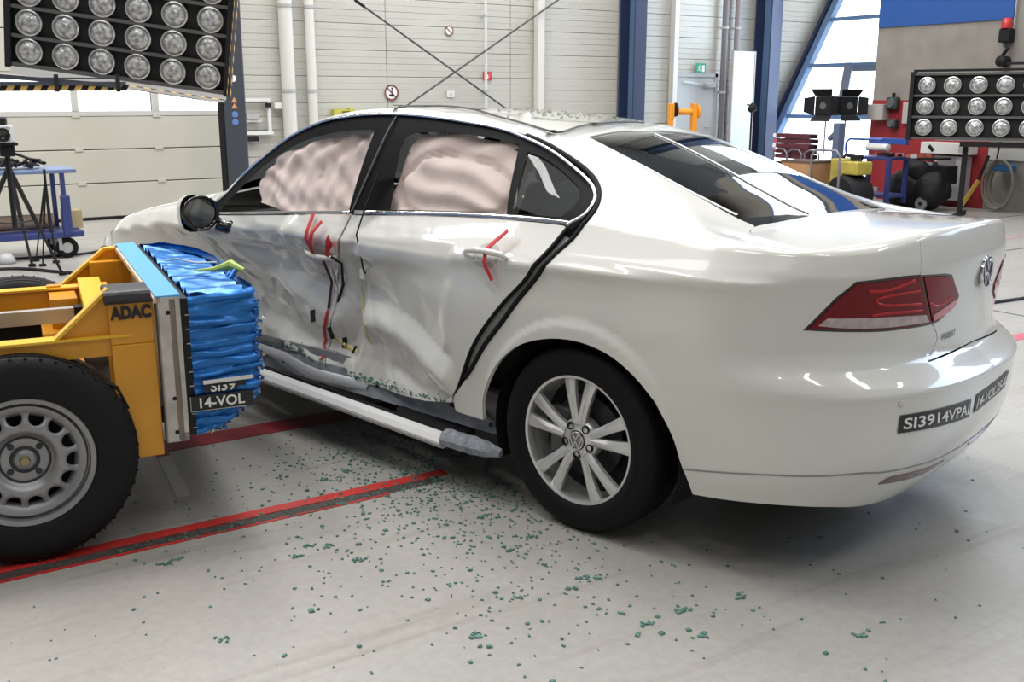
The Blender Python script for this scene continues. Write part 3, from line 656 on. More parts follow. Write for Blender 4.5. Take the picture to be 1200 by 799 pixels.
# --- boot lid: upper deck and rear face
def railxy(a, b, k=60):
    q = R(np.linspace(a, b, k)); return [(p[0], p[1]) for p in q]
deck_front = [(.478, -.60), (.462, -.538), (.483, -.40), (.500, -.2), (.506, 0), (.500, .2), (.483, .40), (.462, .538), (.478, .60)]
left_r = railxy(.50, SE); right_r = [(x, -y) for x, y in left_r][::-1]
deck = loop(crom(deck_front)[::-1], lin([deck_front[0], left_r[0]]), left_r, right_r, lin([right_r[-1], deck_front[-1]]))
lf = loop(lin([(1.246, .976), (1.238, ztop(1.238))]), rail(1.238, SE, 50), lin([(SE, ztop(SE)), (SE, .709)]), lin([(SE, .709), (1.355, .694)]), crom([(1.352, .694), (1.443, .749), (1.399, .798), (1.384, .806)]), lin([(1.384, .806), (1.292, .936), (1.246, .976)]))
lid = pbuild('trunk_lid', [pdata(deck, Hs, .03, 0, 0, .008), pdata(lf, F_, .028, 0, .0, .01), pdata(lf, F_, .028, 0, .0, .01, mirror=True)], white, car)
# --- roof with the tops of the rear pillars, windscreen, bonnet
gl = [(-.318, -.425), (-.15, -.455), (.05, -.482), (.26, -.503), (.452, -.532)]; gt = [(-.318, -.425), (-.345, -.2), (-.35, 0), (-.345, .2), (-.318, .425)]
hdr = [(-1.60, -.59), (-1.66, -.3), (-1.69, 0), (-1.66, .3), (-1.60, .59)]
rl = railxy(-1.62, .497); rr = [(x, -y) for x, y in rl][::-1]
roofp = loop(rl, lin([rl[-1], (.474, -.60), (.458, -.538), gl[-1]]), crom(gl)[::-1], crom(gt), crom([(x, -y) for x, y in gl]), lin([(.452, .532), (.458, .538), (.474, .60), rr[0]]), rr, crom(hdr)[::-1])
roof = pbuild('roof', [pdata(roofp, Hs, .035, 0, 0, .01)], white, car)
gb = [(x-.006, y*.985) for x, y in deck_front[1:-1]]
rgl = loop(crom(gl), crom(gb), crom([(x, -y) for x, y in gl])[::-1], crom(gt)[::-1])
rwin = pbuild('rear_window', [pdata(rgl, Hs, .04, -.002, .002, 0)], glass('rear_glass', (.20, .24, .235), 1.5), car, 'tinted rear window')
fr_in = inset(rgl, .045)
# black printed border of the rear glass
def ringmesh(outer, inner, fn, off, name, m, parent):
    n = len(outer); P = [fn(np.array([p[0]]), np.array([p[1]]))[0]+nrm(fn, np.array([p]))[0]*off for p in outer]+[fn(np.array([p[0]]), np.array([p[1]]))[0]+nrm(fn, np.array([p]))[0]*off for p in inner]
    mb = MB(); mb.add(P, [(i, (i+1) % n, n+(i+1) % n, n+i) for i in range(n)]); return mb.build(name, m, parent, smooth=True)
bd = ringmesh(rgl, inset(rgl, .030), Hs, -.006, 'glass_border', gloss_black, rwin)
for pts in ([(-.265, -.462), (.05, -.482), (.37, -.497)], [(-.300, .002), (.08, -.08), (.470, -.171)]):
    ribbon('white_strip', pts, .012, mat('white_tape', (.8, .8, .8), .35), rwin, off=.002, bulge=.0015, fn=Hs)
ws = loop(crom(hdr), crom([(-1.62, .585), (-2.0, .655), (-2.40, .70)]), crom([(-2.40, .70), (-2.50, .35), (-2.53, 0), (-2.50, -.35), (-2.40, -.70)]), crom([(-2.40, -.70), (-2.0, -.655), (-1.62, -.585)]))
pbuild('windshield', [pdata(ws, Hs, .05, -.004, .0, 0)], glass('front_glass', (.35, .40, .38), 1.0), car)
hl = railxy(-2.42, -3.55, 40)
hood = loop(hl, crom([(-3.50, -.55), (-3.60, 0), (-3.50, .55)]), [(x, -y) for x, y in hl][::-1], crom([(-2.42, .72), (-2.52, .35), (-2.55, 0), (-2.52, -.35), (-2.42, -.72)]))
pbuild('hood', [pdata(hood, Hs, .04, 0, .002, .01)], white, car)
# --- window openings: black frames, glass, chrome trim
for right in (False, True):
    DENT[0] = 0. if right else .9
    op = loop(crom(T['dlo']), belt(-.103, -2.345, -.004)); gf = loop(crom(T['g_front']), lin([(-1.29, 1.335), (-1.272, 1.035)]), belt(-1.272, -2.20, .010))
    gr = loop(lin(T['g_rear'][:2]), crom(T['g_rear'][1:5]), lin(T['g_rear'][4:]), belt(-.402, -1.024, .022)); gq = loop(lin(T['g_quarter'][:2]), crom(T['g_quarter'][1:]), lin([T['g_quarter'][-1], T['g_quarter'][0]]))
    # frame = opening minus the three panes, cut as strips with the panes as holes
    def frame_data():
        poly = np.array(op); holes = [gf, gr, gq]; allp = [tuple(p) for p in poly]; ed = [(i, (i+1) % len(poly)) for i in range(len(poly))]
        for h in holes:
            k = len(allp); allp += [tuple(p) for p in h]; ed += [(k+i, k+(i+1) % len(h)) for i in range(len(h))]
        vo, _, fo, _, _, _ = delaunay_2d_cdt([Vector(p) for p in allp], ed, [], 0, 1e-5)
        vo = np.array([tuple(v) for v in vo]); fo = np.array([f for f in fo if len(f) == 3]); cen = vo[fo].mean(1)
        keep = inside(cen, poly)
        for h in holes: keep &= ~inside(cen, h)
        fo = fo[keep]; d1 = vo[fo[:, 1]]-vo[fo[:, 0]]; d2 = vo[fo[:, 2]]-vo[fo[:, 0]]; cr = d1[:, 0]*d2[:, 1]-d1[:, 1]*d2[:, 0]; fo[cr < 0] = fo[cr < 0][:, ::-1]
        N = nrm(F_, vo); P = F_(vo[:, 0], vo[:, 1])-N*.004
        sg = -1 if right else 1
        V = mir([tuple(p) for p in P]) if right else [tuple(p) for p in P]; NN = [(p[0], p[1]*sg, p[2]) for p in N]; Fc = [tuple(int(i) for i in f)[::sg] for f in fo]
        return V, Fc, NN
    wf = pbuild('window_frame', [frame_data()], mat('frame_black', (.006, .006, .007), .6, spec=.08), car)
    for nm, g in (('front_window', gf), ('rear_door_window', gr), ('quarter_window', gq)):
        if not right and nm != 'quarter_window': continue   # these two panes were shattered
        pbuild(nm, [pdata(g, F_, .05, -.010, -.004, 0, mirror=right)], glass('side_glass', (.80, .84, .80), .9) if nm != 'quarter_window' else glass('quarter_glass', (.55, .60, .57), .28), car)
    tr = ribbon('chrome_trim', T['dlo'], .014, chrome, car, off=.004, bulge=.004, mirror=right)
    tr2 = ribbon('chrome_belt_strip', belt(-.10, -1.235, .003, 12), .020, chrome, car, off=.004, bulge=.004, mirror=right)
    tr3 = ribbon('chrome_belt_strip', belt(-1.262, -2.34, .003, 12), .014, chrome, car, off=.003, bulge=.003, mirror=right)
    ribbon('pillar_seam', [(-1.255, 1.04), (-1.215, 1.20), (-1.185, 1.40)], .008, mat('seam_grey', (.10, .10, .11), .4), wf, off=.002, bulge=.002, mirror=right)
DENT[0] = 1.
# --- opened gap behind the rear door: black jamb, grey door edge, seals
dr = crom(T['door_rear']); qf = crom(T['qf'])
jl = loop(crom([(-.60, 1.39), (-.40, 1.36), (-.22, 1.31), (-.12, 1.24), (-.11, 1.15), (-.16, 1.06), (-.21, .97), (-.28, .88), (-.38, .78), (-.48, .68), (-.55, .58), (-.60, .48), (-.64, .40), (-.66, .33)]), lin([(-.66, .33), (-.52, .33)]), crom([(x+.03, v+.004) for x, v in T['qf'][1:]])[::-1])
jamb = pbuild('door_jamb', [pdata(jl, F_, .035, -.030, 0, 0)], black, car)
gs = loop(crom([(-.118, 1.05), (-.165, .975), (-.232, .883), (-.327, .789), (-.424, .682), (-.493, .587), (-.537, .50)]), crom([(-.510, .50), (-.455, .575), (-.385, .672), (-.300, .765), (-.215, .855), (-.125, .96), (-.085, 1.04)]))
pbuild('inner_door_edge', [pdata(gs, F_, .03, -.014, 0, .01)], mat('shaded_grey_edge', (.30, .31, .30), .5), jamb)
mb = MB(); mb.tube([F1(x-.010, v, -.004) for x, v in crom(T['qf'][1:-1], .03)], .011, 8); mb.build('door_seal', rubber, jamb, smooth=True)
mb = MB(); mb.tube([F1(x+.004, v, -.004) for x, v in crom(T['door_rear'][:-1], .03)], .007, 8); mb.build('door_seal', rubber, jamb, smooth=True)
# --- tail lights
for right in (False, True):
    DENT[0] = 0.; lp = loop(lin(T['lamp'][:4], .02), crom(T['lamp'][3:5]), lin([(1.415, .970), (1.470, .964), (1.515, .932), (1.583, .889), (1.576, .868), (1.467, .822)]), crom(T['lamp'][8:], .02)); tl = pbuild('tail_light', [pdata(lp, F_, .03, .001, .001, .006, mirror=right)], gloss_black, car)
    ins = inset(lp, .008)
    lens = mat('dark_red_lens', (.16, .002, .006), .12, coat=.15, spec=.25); lens2 = mat('bright_red_lens', (.48, .012, .014), .25, coat=.1, spec=.3); clear = mat('frosted_clear_lens', (.42, .34, .34), .2, coat=1., noise_amt=.2, nscale=40)
    m1 = ins[(ins[:, 0] < 1.60)]
    def cut(poly, keep):  # keep the corner points that satisfy a test: both halves share the cut line
        return np.array([p for p in poly if keep(p)])
    splitx = lambda v: 1.244+(.974-v)/.169*.137
    o1 = cut(ins, lambda p: p[0] < splitx(p[1])-.004); o2 = cut(ins, lambda p: p[0] > splitx(p[1])+.004)
    for nm, pl in (('outer_lens', o1), ('inner_lens', o2)):
        pbuild(nm, [pdata(pl, F_, .025, .004, 0, .003, mirror=right)], lens if nm == 'outer_lens' else mat('inner_red_lens', (.20, .003, .008), .12, coat=.15, spec=.25), tl)
    st = loop(lin([(.838, .838), (.866, .860), (1.318, .842), (1.350, .816)]), crom([(1.350, .816), (1.11, .817), (.94, .826), (.838, .838)]))
    pbuild('clear_strip', [pdata(st, F_, .02, .0055, 0, 0, mirror=right)], clear, tl)
    st = loop(lin([(1.378, .818), (1.372, .838), (1.53, .874)]), crom([(1.563, .874), (1.555, .856), (1.462, .830), (1.378, .816)]))
    pbuild('clear_strip', [pdata(st, F_, .02, .0055, 0, 0, mirror=right)], mat('pale_red_lens', (.50, .10, .09), .15, coat=1.), tl)
    ribbon('light_bar', [(1.005, .936), (1.089, .936), (1.215, .960)], .009, lens2, tl, off=.005, bulge=.002, mirror=right)
    ribbon('light_bar', [(1.255, .924), (1.111, .918), (1.045, .908), (1.081, .889), (1.272, .880)], .008, lens2, tl, off=.005, bulge=.002, mirror=right)
    ribbon('light_bar', [(1.287, .858), (1.103, .862), (1.03, .860)], .008, lens2, tl, off=.005, bulge=.001, mirror=right)
    ribbon('light_bar', [(1.33, .880), (1.40, .865), (1.50, .890)], .007, lens2, tl, off=.005, bulge=.001, mirror=right)
    # reflector slot, sensor and crease of the bumper
    rf = loop(crom([(1.092, .336), (1.146, .352), (1.30, .336), (1.46, .320), (1.66, .309)]), crom([(1.66, .303), (1.44, .297), (1.24, .313), (1.092, .333)]))
    pbuild('rear_reflector', [pdata(rf, F_, .02, .002, 0, .003, mirror=right)], mat('dark_red_reflector', (.09, .012, .012), .2, coat=.6), bumper)
    ribbon('bumper_crease', [(.45, .346), (.72, .386), (.98, .393), (1.10, .380), (1.28, .365), (1.50, .345), (1.86, .330)], .006, mat('groove_grey', (.25, .25, .24), .5), bumper, off=.0012, bulge=0, mirror=right)
    c = F1(1.143, .598, .001); n = Vector(nrm(F_, np.array([[1.143, .598]]))[0])
    if right: c.y *= -1; n.y *= -1
    mb = MB(); Mx = n.to_track_quat('Z', 'Y').to_matrix().to_4x4(); Mx.translation = c
    mb.lathe([(.0105, 0), (.012, .002), (.0095, .003), (.0, .003)], 20, 'z', 0, Mx); mb.build('parking_sensor', mat('sensor_cream', (.62, .62, .59), .4), bumper, smooth=True)
DENT[0] = 1.
# --- stickers and lettering
def on_side(s0, v0, ds, dv, off):
    """map text units to the body surface: baseline direction (ds,dv)"""
    L = math.hypot(ds, dv); return lambda x, y: F1(s0+x*ds/L-y*dv/L*.15, v0+x*dv/L+y, off)
def wrapF(s, v, off):
    if s <= SE: return F1(s, v, off)
    p = F1(2*SE-s, v, off); y = p.y; p.z += float(lean(y)-lean(-y)); p.y = -y; return p
def sticker(q, txt, off, par, name, lab, bold=.001, th=.62):
    """q: bottom-left, top-left, top-right, bottom-right on the body; lettering fitted into it"""
    q = [np.array(p) for p in q]; n = 16; V = []
    bl = lambda a, b: (q[0]*(1-a)+q[3]*a)*(1-b)+(q[1]*(1-a)+q[2]*a)*b
    for i in range(n+1):
        for b in (0, .5, 1): V.append(wrapF(*bl(i/n, b), off))
    mb = MB(); mb.add(V, [(3*i+k, 3*i+3+k, 3*i+4+k, 3*i+1+k) for i in range(n) for k in (0, 1)]); o = mb.build(name, mat('sticker_black', (.012, .012, .013), .4), par); o['label'] = lab
    V_, F_c = text_mesh(txt, 1., .018); xs = [v[0] for v in V_]; ys = [v[1] for v in V_]; x0, x1, y0, y1 = min(xs), max(xs), min(ys), max(ys)
    mb = MB(); mb.add([wrapF(*bl(.04+.92*(x-x0)/(x1-x0), .5-th/2+th*(y-y0)/(y1-y0)), off+.0015) for x, y, z in V_], F_c); me = bpy.data.meshes.new('lettering'); me.from_pydata(mb.v, [], mb.f); link('lettering', me, mat('sticker_white', (.8, .8, .78), .4), o)
    return o
stk = sticker([(1.135, .504), (1.142, .560), (1.616, .551), (1.648, .482)], 'SI3914VPAI', .003, bumper, 'number_sticker', 'black sticker with white letters')
stk2 = sticker([(1.70, .487), (1.675, .557), (2.16, .585), (2.16, .520)], '14-VOL3S-AI', .003, bumper, 'number_sticker', 'second black sticker, seen edge on')
put_text('PASSAT', lambda x, y: F1(1.474+x*1.5, .7455+x*.07+y, .003), .027, mat('dark_chrome', (.22, .22, .22), .3, .8), lid, name='model_lettering', bold=.0008)
# round emblem with V over W
DENT[0] = 0.
eb = empty('emblem', (0, 0, 0)); eb.parent = lid
ec = F1(SE-.001, .950, .004); en = Vector((1, 0, .03)); Me = en.to_track_quat('Z', 'Y').to_matrix().to_4x4(); Me.translation = ec
def emblem(M, r, parent, disc_m, line_m):
    mb = MB(); mb.lathe([(0, .002), (r*.9, .002), (r*.9, 0)], 40, 'z', 0, M); mb.build('badge_disc', disc_m, parent, smooth=False)
    mb = MB(); mb.lathe([(r*.84, .001), (r*.86, .006), (r*.97, .006), (r, 0)], 40, 'z', 0, M)
    def ln(a, b): mb.bar(M @ Vector((a[0]*r, a[1]*r, .004)), M @ Vector((b[0]*r, b[1]*r, .004)), r*.13, .004)
    ln((-.38, .80), (0, .10)); ln((.38, .80), (0, .10)); ln((-.76, .42), (-.33, -.78)); ln((-.33, -.78), (0, -.05)); ln((0, -.05), (.33, -.78)); ln((.33, -.78), (.76, .42))
    mb.build('badge_ring', line_m, parent, auto=40)
emblem(Me, .058, eb, mat('badge_blue', (.02, .03, .12), .2, coat=.8), chrome)
DENT[0] = 1.
# --- door handles
def handle(s, v, tilt, par, nm='door_handle'):
    h = empty(nm, (0, 0, 0)); h.parent = par
    th = np.linspace(0, 2*pi, 28, endpoint=False)
    cup = np.stack([s+.062*np.cos(th)-.0, v+.042*np.sin(th)], 1)
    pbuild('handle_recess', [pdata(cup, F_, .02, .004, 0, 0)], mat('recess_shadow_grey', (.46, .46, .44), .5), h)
    mb = MB(); pts = [F1(s-.108, v-.004+tilt, .008), F1(s-.08, v+.000+tilt, .026), F1(s-.03, v+.002, .036), F1(s+.03, v+.002, .036), F1(s+.08, v-tilt, .028), F1(s+.108, v-.003-tilt, .008)]
    mb.tube(pts, [.006, .010, .012, .012, .011, .007], 12); mb.build('grip', white, h, smooth=True)
handle(-.405, .948, 0, rdoor); handle(-1.41, .862, .004, fdoor)
# red tape on the handles and down the crease
def tape(pts, w, par, off=.012): return ribbon('tape_strip', pts, w, red_tape, par, off=off, bulge=.0015, smooth=False, flat=True)
tape([(-.318, 1.024), (-.352, .985), (-.388, .944)], .020, rdoor, .040); tape([(-.388, .946), (-.376, .915), (-.350, .868)], .018, rdoor, .026)
tape([(-1.462, 1.010), (-1.458, .935), (-1.460, .868)], .024, fdoor, .020)
tape([(-1.372, .982), (-1.42, .915), (-1.462, .848)], .022, fdoor, .030)
tape([(-1.290, .925), (-1.325, .885), (-1.352, .850)], .024, fdoor, .030)
tape([(-1.432, .595), (-1.47, .53), (-1.52, .47), (-1.54, .41)], .018, fdoor, .006)
tape([(-1.54, .412), (-1.50, .385), (-1.52, .355)], .012, fdoor, .006)
mb = MB(); mb.tube([F1(a, b, o) for a, b, o in [(-1.43, .84, .02), (-1.43, .72, .010), (-1.432, .60, .008)]], .006, 6); mb.build('dark_cord', mat('maroon_cord', (.07, .008, .012), .5), fdoor)
mb = MB(); mb.tube([F1(a, b, o) for a, b, o in [(-1.31, .87, .03), (-1.29, .83, .02), (-1.33, .72, .008), (-1.37, .64, .004)]], .006, 6); mb.build('dark_cord', dark_m, fdoor)
# small black marker cards and yellow-black tape at the foot of the doors
for (s, v, dx, dz, mm) in ((-1.557, .552, .024, .034, dark_m), (-1.46, .485, .022, .034, dark_m), (-1.37, .455, .02, .03, dark_m), (-1.31, .43, .014, .02, dark_m)):
    q = loop(lin([(s-dx, v-dz), (s+dx*.4, v-dz*.7), (s+dx, v+dz), (s-dx*.4, v+dz*.7), (s-dx, v-dz)])); pbuild('marker_card', [pdata(q, F_, .02, .006, 0, .004)], mm, fdoor if s < -1.4 else rdoor)
ribbon('yellow_tape', [(-1.48, .475), (-1.42, .455), (-1.36, .438), (-1.29, .42)], .024, mat('pale_yellow_tape', (.72, .62, .25), .6), rdoor, off=.004, bulge=.001)
mb = MB(); mb.tube([F1(a, b, o) for a, b, o in [(-1.135, 1.19, .02), (-1.142, 1.06, .03), (-1.135, .95, .02), (-1.132, .82, .02), (-1.14, .80, .012)]], .0035, 6); mb.build('hanging_cable', dark_m, rdoor)
mb = MB(); mb.tube([F1(a, b, o) for a, b, o in [(-1.19, .787, .010), (-1.225, .70, .010), (-1.19, .63, .008), (-1.14, .58, .006), (-1.16, .50, .006)]], .003, 6); mb.build('yellow_string', mat('faded_yellow_string', (.62, .56, .25), .7), rdoor)
mb = MB(); mb.box(-.012, .012, -.006, .006, -.02, .02); o = mb.build('cable_tag', white, rdoor); o.location = F1(-1.155, .795, .014)
# --- door mirror
mirror = empty('side_mirror', (-2.13, -.985, .985)); mirror.parent = car; mirror.rotation_euler = (0, 0, math.radians(-8))
def shell(a, b, c, x0, name, m, flat=False, n=28):
    mb = MB(); V = []; Fc = []
    for i in range(n//2+1):
        th = pi/2*i/(n//2)
        for k in range(n):
            ph = 2*pi*k/n; cy = math.copysign(abs(math.cos(ph))**.75, math.cos(ph)); cz = math.copysign(abs(math.sin(ph))**.75, math.sin(ph))
            V.append((x0-a*math.sin(th)**.8 if not flat else x0, b*math.cos(th)*cy, c*math.cos(th)*cz*(1-.18*cy)))
    for i in range(n//2):
        for k in range(n): Fc.append((i*n+k, i*n+(k+1) % n, (i+1)*n+(k+1) % n, (i+1)*n+k))
    mb.add(V, Fc); return mb.build(name, m, mirror, smooth=True)
shell(.115, .092, .082, 0, 'mirror_cap', white)
shell(.10, .086, .076, .010, 'mirror_housing', gloss_black)
mb = MB(); mb.lathe([(.078, 0), (.118, 0), (.121, .018), (.108, .022), (.100, .010)], 40, 'x'); o = mb.build('mirror_bezel', gloss_black, mirror, smooth=True); o.scale = (1, .76, .68)
mb = MB(); mb.lathe([(0, .004), (.103, .004)], 36, 'x'); o = mb.build('mirror_glass', mat('mirror_dark_glass', (.16, .17, .17), .05, 1.), mirror); o.scale = (1, .74, .64)
mb = MB(); mb.tube([(0, .08, -.055), (.02, .12, -.075), (.05, .165, -.065)], [.035, .030, .034], 10); mb.build('mirror_arm', gloss_black, mirror, smooth=True)
# --- sill, torn-off rocker cover, underbody, wheel wells, interior
mb = MB(); mb.prism([(-2.35, -.79, .26), (-2.35, -.79, .40), (-.42, -.79, .40), (-.40, -.79, .25)], (0, .14, 0))
mb.prism([(-2.25, -.83, .27), (-2.25, -.80, .345), (-.56, -.80, .345), (-.40, -.83, .25)], (0, .04, 0))
sill = mb.build('sill', sill_m, car)
V = []; xs_ = np.linspace(-2.2, -1.18, 22)
for x in xs_:
    b_ = float(np.interp(x, [-2.2, -1.70, -1.55, -1.18], [.325, .325, .290, .268])); t_ = float(np.interp(x, [-2.2, -1.70, -1.5, -1.18], [.362, .368, .330, .315])); yy = -.83-.018*math.sin(x*7)-.02*math.sin((x+2.2)*3.0)
    V += [(x, yy, b_), (x, yy-.012, (b_+t_)/2), (x, yy+.01, t_)]
mb = MB(); mb.add(V, [(3*i+k, 3*i+3+k, 3*i+4+k, 3*i+1+k) for i in range(len(xs_)-1) for k in (0, 1)]); mb.build('bent_flange', mat('pale_grey_metal', (.46, .47, .48), .45, .2), sill, smooth=True)
for x in (-1.95, -1.75, -1.1, -.95, -.45):
    mb = MB(); mb.lathe([(0, 0), (.009, 0), (.009, .004)], 12, 'y'); o = mb.build('sill_bolt', dark_m, sill); o.location = (x, -.836, .315 if x < -.6 else .285)
prof = [(-.880, .262), (-.908, .252), (-.922, .232), (-.920, .212), (-.905, .204), (-.87, .206), (-.872, .22), (-.868, .255)]
def rocker(x0, z0, x1, z1, pr, m, name, par, k=1.):
    mb = MB(); mb.prism([(x0, y, z+z0) for y, z in pr], (x1-x0, 0, 0)); n = len(pr)
    mb.v = [(x, y, z+(z1-z0)*(x-x0)/(x1-x0)) for x, y, z in mb.v]; return mb.build(name, m, par, auto=35)
rk = rocker(-2.30, .03, -.64, -.040, prof, trim_white, 'rocker_cover', car)
rocker(-2.30, .03, -.64, -.040, [(-.920, .226), (-.9245, .224), (-.9245, .219), (-.919, .218)], mat('groove_grey', (.2, .2, .2), .5), 'trim_line', rk)
mb = MB(); V = []; 
for i, x in enumerate(np.linspace(-.64, -.36, 10)):
    f = 1-.55*max(0, (i-5)/4)**2; 
    for y, z in prof: V.append((x, -.86+(y+.86)*f*1.05+.002*math.sin(i*2.1+z*90), .20+(z-.222)*f*1.15-.002+.002*math.sin(i*3+y*80)))
n = len(prof); mb.add(V, [(i*n+k, i*n+(k+1) % n, (i+1)*n+(k+1) % n, (i+1)*n+k) for i in range(9) for k in range(n)]+[tuple(9*n+k for k in range(n))])
mb.build('torn_end_cap', trim_grey, rk, auto=30)
mb = MB(); mb.tube([(-2.1, -.83, .24), (-1.6, -.84, .23), (-1.1, -.85, .22), (-.7, -.86, .20)], .02, 6); mb.bar((-.95, -.84, .235), (-.55, -.84, .215), .05, .05); mb.build('rocker_bracket', black, rk)
mb = MB(); mb.box(-3.3, .70, -.60, .60, .22, .30); mb.box(-2.35, -.42, -.74, .74, .22, .42); mb.box(.42, .80, -.62, .62, .24, .62)
mb.box(-3.4, -3.2, -.5, .5, .28, .7); ub = mb.build('underbody', dark_m, car)
for sx in (0, -2.79):
    for sy in (-1, 1):
        mb = MB(); V = []; n = 24; y0, y1 = sorted((sy*.885, sy*.56))
        if sy < 0 and sx == 0: y0 = -.872
        for k in range(n+1):
            a = pi*(-.12+1.24*k/n)
            for y in (y0, y1): V.append((sx+.010+.400*math.cos(a), y, .325+.375*math.sin(a)))
        mb.add(V, [(2*k, 2*k+1, 2*k+3, 2*k+2) for k in range(n)]); yi = y1 if sy < 0 else y0
        mb.add([(sx+.41*math.cos(a), yi, .33+.375*math.sin(a)) for a in np.linspace(-.12*pi, 1.12*pi, 25)], [tuple(range(25))]); mb.build('wheel_well', dark_m, ub)
# interior: floor tub, seats with headrests, parcel shelf, dashboard
DENT[0] = 0
inn = empty('interior', (0, 0, 0)); inn.parent = car
mb = MB(); mb.box(-2.45, .40, -.70, .70, .40, .46); mb.box(-.12, .42, -.60, .60, .98, 1.03); mb.box(-2.5, -2.2, -.66, .66, .5, .93); mb.box(-2.3, -.4, -.72, -.66, .4, .93); mb.box(-2.3, -.4, .68, .74, .4, .95); mb.build('cabin_tub', seat_m, inn)
def seat(x, y, wd, head):
    s_ = MB(); s_.box(-.05, .48, -wd/2, wd/2, .0, .16, bev=.05); M = Matrix.Rotation(math.radians(20), 4, 'Y'); s_.box(.44, .58, -wd/2, wd/2, .10, .70, bev=.05, M=Matrix.Translation((0, 0, 0))@Matrix.Translation((.45, 0, .1))@M@Matrix.Translation((-.45, 0, -.1)))
    o = s_.build('seat', seat_m, inn, auto=40); o.location = (x, y, .46)
    for hy in head:
        h = MB(); h.box(-.05, .05, -.13, .13, -.09, .09, bev=.035); q = h.build('headrest', mat('headrest_grey', (.09, .09, .085), .7), inn, auto=50); q.location = (x+.66, y+hy, 1.19); q.rotation_euler = (0, math.radians(12), 0)
seat(-1.75, -.34, .48, (0,)); seat(-1.75, .36, .48, (0,)); seat(-.85, 0, 1.25, (-.38, 0, .38))
# curtain airbags hanging inside the left windows
DENT[0] = .9
def folds(kind):
    def f(P):
        x, v = P[:, 0], P[:, 1]
        if kind == 0: 
            a = .006*np.sin(60*(v+.30*x)+2.2*np.sin(11*x+7*v))+.007*np.sin(38*x-17*v+2.5*np.sin(17*v))+.006*np.sin(71*x+43*v)*np.sin(55*v-13*x)+.016*np.sin(9*x+4*v)
            return a
        r = np.hypot((x+.74)/.30, (v-1.19)/.125)
        a = .020*np.clip(1-r, 0, 1)**.5-.022*np.exp(-((r-1.02)/.06)**2)+.009*np.sin(68*(v+.16*x)+1.2*np.sin(12*x))*(r < 1)+.007*np.sin(26*(x-1.5*v)+2*np.sin(15*v))*(r >= 1)
        return a
    return f
a1 = loop(crom([(-1.93, 1.075), (-1.985, 1.19), (-1.97, 1.275), (-1.76, 1.30), (-1.562, 1.325), (-1.30, 1.345)]), lin([(-1.30, 1.345), (-1.285, 1.02)]), crom([(-1.285, 1.02), (-1.60, 1.00), (-1.80, 1.045), (-1.93, 1.075)]))
pbuild('curtain_airbag', [pdata(a1, F_, .014, -.030, 0, .04, post=folds(0), eps=.004)], airbag, car)
a2 = loop(lin([(-1.06, 1.03), (-1.07, 1.28), (-1.03, 1.36)]), crom([(-1.03, 1.36), (-.71, 1.40), (-.47, 1.40)]), lin([(-.47, 1.40), (-.39, 1.06), (-1.06, 1.03)]))
pbuild('curtain_airbag', [pdata(a2, F_, .014, -.030, 0, .04, post=folds(1), eps=.004)], airbag, car)
# real wrinkles need real normals on the cloth
for o in list(col.objects):
    if o.name.startswith('curtain_airbag'):
        b = bmesh.new(); b.from_mesh(o.data); me = bpy.data.meshes.new('curtain_airbag'); b.to_mesh(me); b.free(); me.materials.clear(); me.materials.append(airbag); me.update()
        if me.attributes.get('custom_normal'): me.attributes.remove(me.attributes['custom_normal'])
        me.polygons.foreach_set('use_smooth', [True]*len(me.polygons)); o.data = me
DENT[0] = 1.
# --- cable lying over the roof, tape pieces and broken glass on the roof
mb = MB(); pts = [tuple(F1(-1.205, 1.40, .006)), tuple(F1(-1.215, 1.45, .008))]+[tuple(F1(x, y, .007, Hs)) for x, y in crom([(-1.25, -.50), (-1.279, -.338), (-1.10, -.36), (-.904, -.409), (-.78, -.46), (-.637, -.498), (-.43, -.538), (-.385, -.50), (-.437, -.32), (-.467, -.168), (-.50, .0), (-.523, .249)], .05)]
mb.tube(pts, .0045, 6); mb.build('roof_cable', mat('grey_cable', (.10, .10, .095), .5), roof)
for x, y, a in ((-1.235, -.55, .4), (-.41, -.545, .9), (-.46, -.20, .3), (-.90, -.40, .1)):
    mb = MB(); mb.box(-.022, .022, -.012, .012, 0, .003); o = mb.build('cable_tape', mat('grey_tape', (.13, .13, .12), .6), roof); o.location = F1(x, y, .010, Hs); o.rotation_euler = (0, 0, a)
